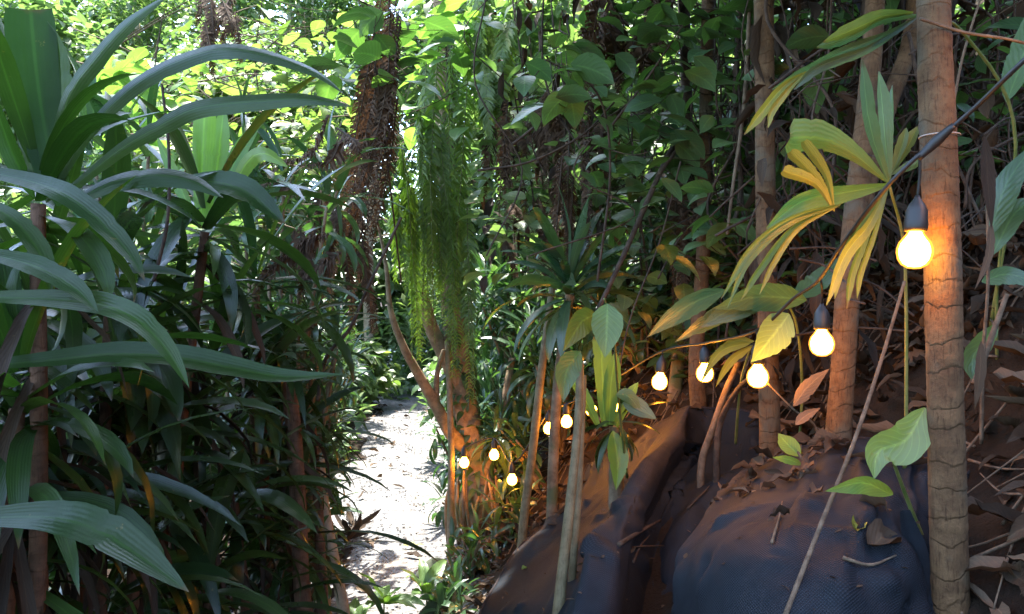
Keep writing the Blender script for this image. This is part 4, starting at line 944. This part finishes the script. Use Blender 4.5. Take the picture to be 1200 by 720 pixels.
# ------------------------------------------------------------------ vines
vines = [('dark diagonal branch running down behind the large pale leaf', [(800, 150, 3.6), (770, 210, 3.5), (735, 290, 3.4), (700, 365, 3.3)], .012, 'vine'),
         ('thin branch forking from the dark diagonal branch', [(772, 205, 3.5), (790, 180, 3.5), (812, 150, 3.5)], .008, 'vine'),
         ('rope-like vine hanging above the fourth bulb', [(800, -40, 3.9), (805, 120, 3.85), (803, 280, 3.8), (806, 420, 3.8)], .025, 'vine'),
         ('twisted vine hanging right of the rope-like vine', [(870, -40, 3.4), (862, 120, 3.4), (868, 220, 3.4), (858, 270, 3.4)], .012, 'vine'),
         ('long pale vine looping before the straight ringed trunk', [(880, -20, 3.0), (872, 120, 3.0), (860, 210, 3.0), (852, 275, 3.0)], .007, 'twig'),
         ('thin vine crossing the top centre to the dead fronds', [(600, 170, 3.6), (640, 140, 3.6), (700, 110, 3.6), (760, 60, 3.6)], .006, 'vine'),
         ('thin slanting vine below the climber leaves', [(560, 200, 3.5), (620, 190, 3.5), (680, 160, 3.5), (720, 120, 3.5)], .005, 'vine'),
         ('bare curved stem rising beside the red brown stem', [(372, 470, 3.0), (382, 420, 3.0), (410, 385, 3.0), (430, 340, 3.05), (470, 255, 3.1)], .007, 'vine'),
         ('thin dry stem slanting across the right cloth', [(920, 722, 1.5), (960, 620, 1.62), (1000, 520, 1.72), (1032, 425, 1.8), (1060, 330, 1.85)], .0045, 'twig'),
         ('thin cord-like vine crossing the top right corner', [(1118, 118, 1.9), (1130, 60, 1.9), (1155, -20, 1.9)], .003, 'twig'),
         ('pale twig crossing in front of the tall trunk at the top', [(1078, 22, 1.58), (1130, 38, 1.58), (1190, 48, 1.58), (1260, 70, 1.6)], .003, 'twig'),
         ('dry stick right of the tall trunk', [(1142, 450, 1.95), (1160, 400, 1.95), (1180, 345, 1.95)], .007, 'twig'),
         ('bare twig forking among the dark leaves on the left', [(180, 330, 1.9), (196, 260, 1.9), (198, 180, 1.9), (190, 100, 1.9)], .004, 'vine')]
for lab, pts, r, mt in vines:
    mb = MB(); tube(mb, [P(*q) for q in pts], [r * 1.1, r, r * .8], 9, 60, noise=.04)
    tag(mb.build('vine', mt), lab, 'vine')
# the tangle behind: nobody could count it
mb = MB(); mbl = MB()
for k in range(170):
    x = rng.uniform(560, 1230) if k % 3 == 0 else rng.uniform(780, 1230); Y = rng.uniform(3.0, 5.5) if x < 880 else rng.uniform(2.4, 4.2)
    y0 = rng.uniform(-80, 200); y1 = y0 + rng.uniform(120, 400)
    if x < 700: y1 = min(y1, 300)
    p = [P(x + rng.uniform(-30, 30) * j, y0 + (y1 - y0) * j / 3, Y + rng.uniform(-.1, .1)) for j in range(4)]
    tube(mb, p, rng.uniform(.002, .006), 5, 22)
for k in range(160):
    x = rng.uniform(900, 1230); Y = rng.uniform(2.2, 3.6); y0 = rng.uniform(60, 420); L_ = rng.uniform(40, 160); a = rng.uniform(-.8, .8)
    p = [P(x, y0, Y), P(x + L_ * .5 * math.cos(a), y0 + L_ * .5 * math.sin(a) - 8, Y + .05), P(x + L_ * math.cos(a), y0 + L_ * math.sin(a), Y + rng.uniform(-.2, .2))]
    tube(mb, p, rng.uniform(.0015, .004), 5, 12)
tag(mb.build('vine_tangle', 'vine'), 'tangle of thin dark vines and dry stems over the upper bank', 'vines', kind='stuff')
mb = MB()
base = np.array([P(rng.uniform(880, 1260), rng.uniform(-60, 460), rng.uniform(2.5, 4.4)) for _ in range(1500)])
straps(mb, base, U(0, 6.28, 1500), U(-1.4, .1, 1500), U(.06, .24, 1500), U(.008, .03, 1500), U(.2, 1.4, 1500), 6, 'ovate', .5, 3, wave=.2)
base = np.array([P(rng.uniform(560, 900), rng.uniform(-60, 330), rng.uniform(4.2, 5.6)) for _ in range(320)])
straps(mb, base, U(0, 6.28, 320), U(-1.4, .1, 320), U(.06, .24, 320), U(.008, .03, 320), U(.2, 1.4, 320), 6, 'ovate', .5, 3, wave=.2)
tag(mb.build('dry_undergrowth', 'dry_dark'), 'withered brown leaves caught in the tangle on the upper bank', 'dead leaves', kind='stuff')

# shrubs standing on the slope behind the tangle
def shrub(label, c, rad, count, size, mat, name='shrub', wr=.26, group=None, cat='shrub', clumps=7):
    c = np.array(c, float); g = G(c[0], c[1]); t = thing(name, label, cat, (c[0], c[1], g), group)
    cl = c + norm(nr.normal(0, 1, (clumps, 3))) * (nr.random(clumps) ** .4)[:, None] * np.array(rad) * .75
    mc = MB()
    for q in cl: tube(mc, [np.array([c[0] + rng.uniform(-.06, .06), c[1] + rng.uniform(-.06, .06), g - .05]), (c + q) / 2 - [0, 0, .1], q], [.014, .009, .004], 7, 14)
    mc.build('stem', 'bark', t)
    mb = MB(); leaf_cloud(mb, cl, np.array(rad) * .5, count, size, 'ovate', 5, 3, wr); mb.build('foliage', mat, t)
    return t
sh = [((620, 200, 7.0), (.9, .7, .9), 900, .16, 'sunny', 'leafy shrub glimpsed right of the mossy trunk'), ((700, 250, 6.5), (.9, .7, .9), 900, .15, 'sunny', 'leafy shrub behind the scaly dead fronds'),
      ((780, 120, 6.2), (1., .8, 1.), 1700, .15, 'sunny', 'shrub behind the rope-like vine'), ((860, 200, 5.2), (.8, .6, .9), 1500, .14, 'sunny', 'shrub behind the straight ringed trunk'),
      ((950, 100, 4.6), (.8, .5, .8), 1100, .14, 'broad', 'dark shrub behind the leaning trunk'), ((1080, 120, 4.2), (.8, .5, .8), 600, .14, 'forest', 'dark shrub behind the tall ringed trunk'),
      ((1180, 240, 3.4), (.6, .4, .6), 400, .13, 'forest', 'dark shrub at the right edge'), ((860, 390, 3.9), (.45, .3, .35), 260, .12, 'forest', 'low shrub on the bank behind the third bulb'),
      ((960, 330, 3.6), (.5, .3, .4), 240, .12, 'broad', 'low shrub on the bank behind the second bulb'), ((640, 60, 6.5), (1., .8, .9), 1100, .16, 'sunny', 'pale leafy shrub at the top right of the mossy trunk'),
      ((590, 400, 7.5), (.9, .7, .8), 1000, .16, 'sunny', 'sunlit shrub behind the mossy tree')]
for (px, py, Y), rad, cnt, sz, mt, lab in sh: shrub(lab, P(px, py, Y), rad, cnt, sz, mt, group='shrubs on the bank')

# ------------------------------------------------------------------ sunlit background
def tree(label, base, top, crown_c, rad, count, size, mat, trunk_r=.08, group='trees in the sunny clearing', bark='bark_pale', clumps=16, wr=.24, name='forest_tree'):
    g = G(base[0], base[1]); t = thing(name, label, 'tree', (base[0], base[1], g), group)
    cl = np.array(crown_c) + norm(nr.normal(0, 1, (clumps, 3))) * (nr.random(clumps) ** .35)[:, None] * np.array(rad)
    mc = MB(); top = np.array(top, float)
    bb = np.array([base[0], base[1], g - .1])
    tube(mc, [bb, bb * .6 + top * .4 + [rng.uniform(-.15, .15), 0, 0], top], [trunk_r * 1.2, trunk_r, trunk_r * .5], 10, 30, noise=.02)
    for q in cl:
        f = rng.uniform(.45, 1.0); s = bb * (1 - f) + top * f
        tube(mc, [s, (s + q) / 2 + [rng.uniform(-.2, .2), rng.uniform(-.2, .2), -.1], q], [trunk_r * .35, trunk_r * .2, .006], 6, 14)
    mc.build('trunk', bark, t)
    mb = MB(); leaf_cloud(mb, cl, np.array(rad).min() * .42, count, size, 'ovate', 4, 2, wr); mb.build('crown', mat, t); return t
bgt = [(-4.8, 8.2, 3.0, 'sunny', 'pale leafy tree at the top left corner'), (-3.3, 8.8, 2.6, 'sunny_yellow', 'yellow green tree behind the arching leaves'), (-3.3, 10.2, 3.6, 'sunny', 'leafy tree behind the dried fern column'),
       (-4.2, 11.5, 4.0, 'sunny', 'far pale tree left of the clearing'), (-4.0, 12.8, 4.4, 'sunny_yellow', 'far yellow green tree behind the pale twigs'), (1.3, 12.0, 3.8, 'sunny', 'leafy tree far behind the mossy trunk'),
       (-6.5, 11.0, 3.5, 'sunny', 'pale tree beyond the left edge'), (-0.9, 17.0, 4.6, 'sunny', 'far tree at the end of the path'), (0.9, 9.5, 4.0, 'forest', 'darker tree on the bank behind the mossy tree'),
       (2.4, 8.5, 5.0, 'forest', 'darker tree on the bank behind the vines'), (-3.6, 7.0, 1.6, 'sunny', 'low leafy tree behind the pale-leaved plant'), (-2.6, 14.6, 5.4, 'sunny', 'leafy tree showing between dried fern column and mossy trunk'), (-3.6, 13.4, 6.2, 'sunny', 'tallest pale tree at the back of the clearing'), (-6.4, 13.8, 6.0, 'sunny', 'tall pale tree at the back beyond the left edge')]
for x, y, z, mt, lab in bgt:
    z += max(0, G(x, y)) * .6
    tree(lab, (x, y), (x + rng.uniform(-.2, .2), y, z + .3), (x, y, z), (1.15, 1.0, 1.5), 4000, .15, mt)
for x, y, r_, mt, lab in [(-2.3, 11.6, .6, 'sunny_yellow', 'sunlit bush at the far end of the path'), (-1.5, 13.6, 1.0, 'sunny', 'bright bush closing the path'), (-3.4, 9.6, .9, 'sunny', 'sunlit bush left of the path bend'),
                          (-2.6, 7.4, .8, 'sunny', 'sunlit bush behind the fine-leaved dracaenas'), (-4.4, 8.6, .9, 'sunny_yellow', 'yellow green bush behind the nearest strap-leaved plant'), (-0.35, 8.6, .6, 'sunny', 'sunlit bush right of the path end')]:
    shrub(lab, (x, y, G(x, y) + r_ * .8), (r_, r_, r_ * .8), 1000, .17, mt, group='sunlit bushes in the clearing')
# far wood closing the view
mb = MB()
k = 300; cen = np.stack([U(-16, 14, k), U(14, 23, k), U(0.2, 12, k)], -1); cen[:60] = np.stack([U(-9, 4, 60), U(15.5, 17.5, 60), U(.3, 2.6, 60)], -1); cen[:, 2] += np.maximum(0, ground0(cen[:, 0], cen[:, 1])) * .7
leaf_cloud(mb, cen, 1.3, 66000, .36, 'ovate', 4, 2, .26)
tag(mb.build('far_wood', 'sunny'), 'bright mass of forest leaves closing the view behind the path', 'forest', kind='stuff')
mb = MB()
n_ = 26000; x = U(-14, 12, n_); y = 5.5 + 17 * nr.random(n_) ** 1.2; kp = np.abs(x - path_x(y) + .1) > np.where(y < 12.5, .72, 0); x, y = x[kp], y[kp]; n_ = len(x)
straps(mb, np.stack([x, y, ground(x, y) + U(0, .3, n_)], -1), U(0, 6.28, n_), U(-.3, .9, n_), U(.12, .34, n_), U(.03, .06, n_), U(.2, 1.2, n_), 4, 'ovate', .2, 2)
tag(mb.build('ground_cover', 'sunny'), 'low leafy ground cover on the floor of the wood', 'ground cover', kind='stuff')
# pale bare twigs in the clearing
mb = MB()
for k in range(70):
    x = rng.uniform(60, 470); y = rng.uniform(20, 300); Y = rng.uniform(5.0, 7.5); a = rng.uniform(-.7, .7); L_ = rng.uniform(50, 170)
    p = [P(x, y, Y), P(x + L_ * .5 * math.cos(a), y + L_ * .5 * math.sin(a) + rng.uniform(-10, 4), Y), P(x + L_ * math.cos(a), y + L_ * math.sin(a) + rng.uniform(0, 12), Y + .2)]
    tube(mb, p, [.006, .004, .002], 5, 14)
tag(mb.build('bare_twigs', 'twig'), 'tangle of pale bare twigs in the sunny clearing', 'twigs', kind='stuff')

# unseen leaf clumps overhead and behind, added to keep sun off the foreground
mb = MB()
k2 = 26; c2 = np.stack([U(2.2, 6, k2), U(4.3, 7.0, k2), U(5.6, 7.4, k2)], -1); c2[:, 2] += np.maximum(c2[:, 0] - 3, 0) * .6
k4 = 190; c4 = np.stack([U(-4.5, 3.6, k4), U(1.0, 5.9, k4), U(7.2, 8.6, k4)], -1); c4 = c4[~((c4[:, 0] < -0.5) & (c4[:, 1] > 5.1))]
leaf_cloud(mb, c4, np.array([.7, .7, .4]), 34000, .24, 'ovate', 4, 2, .27)
cen = c2
leaf_cloud(mb, cen, np.array([.62, .62, .35]), 5000, .24, 'ovate', 4, 2, .27)
c3 = np.concatenate([np.stack([U(-6, 5, 44), U(-6, -3.4, 44), U(0.2, 2.6, 44)], -1), np.stack([U(-7, -4.2, 26), U(-3, 4.5, 26), U(.2, 2.6, 26)], -1)])
leaf_cloud(mb, c3, .7, 6500, .24, 'ovate', 4, 2, .27)
tag(mb.build('shade_cover', 'forest'), 'unseen leaf cover added overhead to shade the foreground', 'forest', kind='stuff')

# ------------------------------------------------------------------ litter, twigs, stones
def on_ground(x, y): return np.stack([x, y, ground(x, y) + .012], -1)
mb = MB(); n_ = 5200
x = np.r_[U(0.9, 3.4, 4200), U(-0.4, 1.6, 1600)]; y = np.r_[U(1.0, 4.2, 4200), U(2.9, 6.2, 1600)]
keep = (x - (path_x(y) + .3) > 0.05); x, y = x[keep], y[keep]; n_ = len(x)
# keep the cloths clear
d = np.min(np.hypot(x[:, None] - RES[None, ::2, 0], y[:, None] - RES[None, ::2, 1]), 1); x, y = x[d > .08], y[d > .08]; n_ = len(x)
straps(mb, on_ground(x, y), U(0, 6.28, n_), U(-.2, .45, n_), U(.05, .16, n_), U(.011, .034, n_), U(-.8, 1.1, n_), 6, 'ovate', .35, 4, roll=nr.normal(0, .45, n_), wave=.3, curl=.5)
q = np.concatenate([GB[2:26].reshape(-1, 3), GA[2:10, 90:].reshape(-1, 3)]); q = q[nr.integers(0, len(q), 60)] + [0, 0, .01]
straps(mb, q, U(0, 6.28, 60), U(-.1, .5, 60), U(.03, .09, 60), U(.008, .02, 60), U(-.6, 1.2, 60), 6, 'ovate', .35, 4, roll=nr.normal(0, .5, 60), wave=.3, curl=.6)
tag(mb.build('leaf_litter', 'dry'), 'brown dead leaves littering the bank round the trunks', 'leaf litter', kind='stuff')
mb = MB()
x = U(-3.2, -0.75, 1600); y = U(1.0, 5.5, 1600); x = np.minimum(x, path_x(y) - .45)
straps(mb, on_ground(x, y), U(0, 6.28, 1600), U(-.3, .8, 1600), U(.06, .25, 1600), U(.01, .03, 1600), U(-.8, 1.2, 1600), 6, 'strap', .35, 3, roll=nr.normal(0, .8, 1600), wave=.25)
tag(mb.build('leaf_litter', 'dry_dark'), 'dark dead leaves under the left thicket', 'leaf litter', kind='stuff')
mb = MB()
for k in range(420):
    x0 = rng.uniform(0.9, 3.0); y0 = rng.uniform(1.2, 4.0); a = rng.uniform(0, 6.28); L_ = rng.uniform(.08, .45)
    if k % 3 == 0: x0, y0 = rng.uniform(-.3, 1.1), rng.uniform(3.2, 5.6)
    p = [np.array([x0 + math.cos(a) * L_ * f, y0 + math.sin(a) * L_ * f, 0]) for f in (0, .5, 1)]
    for q in p: q[2] = G(q[0], q[1]) + .012 + rng.uniform(0, .03)
    tube(mb, p, [.004, .003, .0015], 5, 8)
tag(mb.build('fallen_twigs', 'twig'), 'fallen twigs among the litter on the bank', 'twigs', kind='stuff')
# debris lying on the cloths
GAL = GA.reshape(-1, 3); GBL = GB.reshape(-1, 3)
def on_cloth(px, py, pool):
    ray = norm(P(px, py, 1.0) - CAM); v = pool - CAM; dd = np.linalg.norm(v - (v @ ray)[:, None] * ray, axis=1)
    return pool[np.argmin(dd)].copy()
def lying(px, py, pool, label, mat='dry', size=.07, az=0.0, name='fallen_leaf', curl=.7):
    q = on_cloth(px, py, pool) + np.array([0, 0, .014]); mb = MB()
    straps(mb, q[None], np.array([az]), np.array([.35]), size, size * .28, np.array([1.1]), 9, 'ovate', .3, 5, roll=np.array([.4]), wave=.3, curl=curl)
    tag(mb.build(name, mat), label, 'leaf')
lying(1003, 632, GBL, 'yellow curled leaf lying on the right cloth', 'yellow', .055, 1.2)
lying(1016, 650, GBL, 'large grey brown curled leaf lying by the cloth strip', 'dry', .10, .4)
lying(1040, 606, GBL, 'pale bleached leaf beside the heart leaf sprout', 'dry', .07, 2.4)
lying(925, 610, GBL, 'brown crumpled leaf on the crest of the right cloth', 'dry_dark', .05, 3.4)
lying(950, 585, GBL, 'small tan leaf under the two-leaved sprout', 'dry', .05, .9)
lying(965, 535, GBL, 'reddish dead leaf at the foot of the leaning trunk', 'dry', .09, .2)
lying(985, 528, GBL, 'rust coloured dead leaf right of the leaning trunk foot', 'dry', .09, 2.8)
lying(738, 655, GAL, 'small brown leaf in the valley of the left cloth', 'dry', .05, 1.4)
lying(612, 672, GAL, 'tiny pale leaf on the dark face of the left cloth', 'broad_pale', .03, .6)
def stick(pts, pool, label, r=.004, mat='vine'):
    mb = MB(); tube(mb, [on_cloth(px, py, pool) + np.array([0, 0, .008]) for px, py in pts], [r, r * .8, r * .4], 7, 16, noise=.08)
    tag(mb.build('stick', mat), label, 'stick')
stick([(725, 640), (748, 628), (774, 612)], GAL, 'dark curved stick in the valley of the left cloth', .008)
stick([(705, 655), (740, 645), (778, 643)], GAL, 'thin stick lying under the dark curved stick', .004)
stick([(742, 662), (750, 645), (762, 630)], GAL, 'short stick crossing the dark curved stick', .005)
stick([(806, 600), (825, 580), (838, 566)], GAL, 'thin stick beside the rotten log', .004)
stick([(905, 640), (912, 612), (916, 590)], GBL, 'upright thin stick on the crest of the right cloth', .003, 'twig')
stick([(990, 660), (1020, 668), (1050, 655)], GBL, 'pale stick in front of the grey brown curled leaf', .004, 'twig')
mb = MB(); q = np.array([-.68, 4.9, 0]); q[0] = (470 - 600) / F * 4.9; q[2] = G(q[0], q[1]) + .03
straps(mb, q[None], np.array([.2]), np.array([.15]), .15, .022, np.array([.4]), 9, 'ovate', .3, 5, roll=np.array([.3]))
tag(mb.build('fallen_leaf', 'yellow'), 'yellow leaf lying on the gravel path', 'leaf')
mb = MB(); n_ = 260       # crumbs of bark and soil on the cloths
pool = np.concatenate([GAL, GBL]); q = pool[nr.integers(0, len(pool), n_)] + [0, 0, .006]
straps(mb, q, U(0, 6.28, n_), U(-.1, .5, n_), U(.008, .03, n_), U(.002, .006, n_), U(-.5, .8, n_), 4, 'ovate', .3, 3)
tag(mb.build('bark_crumbs', 'dry'), 'crumbs of bark and leaf scattered over the black cloth', 'crumbs', kind='stuff')
# mossy stones at the path edge
import bmesh
for k, (px, py, Y, r_, lab) in enumerate([(510, 668, 4.4, .09, 'pale mossy stone at the path edge'), (528, 690, 4.1, .08, 'mossy stone below the thin upright post'), (515, 716, 3.8, .09, 'mossy stone at the bottom edge by the path')]):
    bm = bmesh.new(); bmesh.ops.create_icosphere(bm, subdivisions=3, radius=r_)
    ph = rng.uniform(0, 6)
    for v in bm.verts:
        c = v.co; s = 1 + .16 * math.sin(c.x * 30 + ph) * math.sin(c.y * 26 + ph) + .12 * math.sin(c.z * 40 + ph * 2)
        v.co = Vector((c.x * s * 1.25, c.y * s, c.z * s * .75))
    me = bpy.data.meshes.new('stone'); bm.to_mesh(me); bm.free(); me.materials.append(M['stone'])
    for p in me.polygons: p.use_smooth = True
    o = bpy.data.objects.new('stone', me); c = P(px, py, Y); o.location = (c[0], c[1], G(c[0], c[1]) + r_ * .35); scene.collection.objects.link(o)
    tag(o, lab, 'stone', 'stones at the path edge')
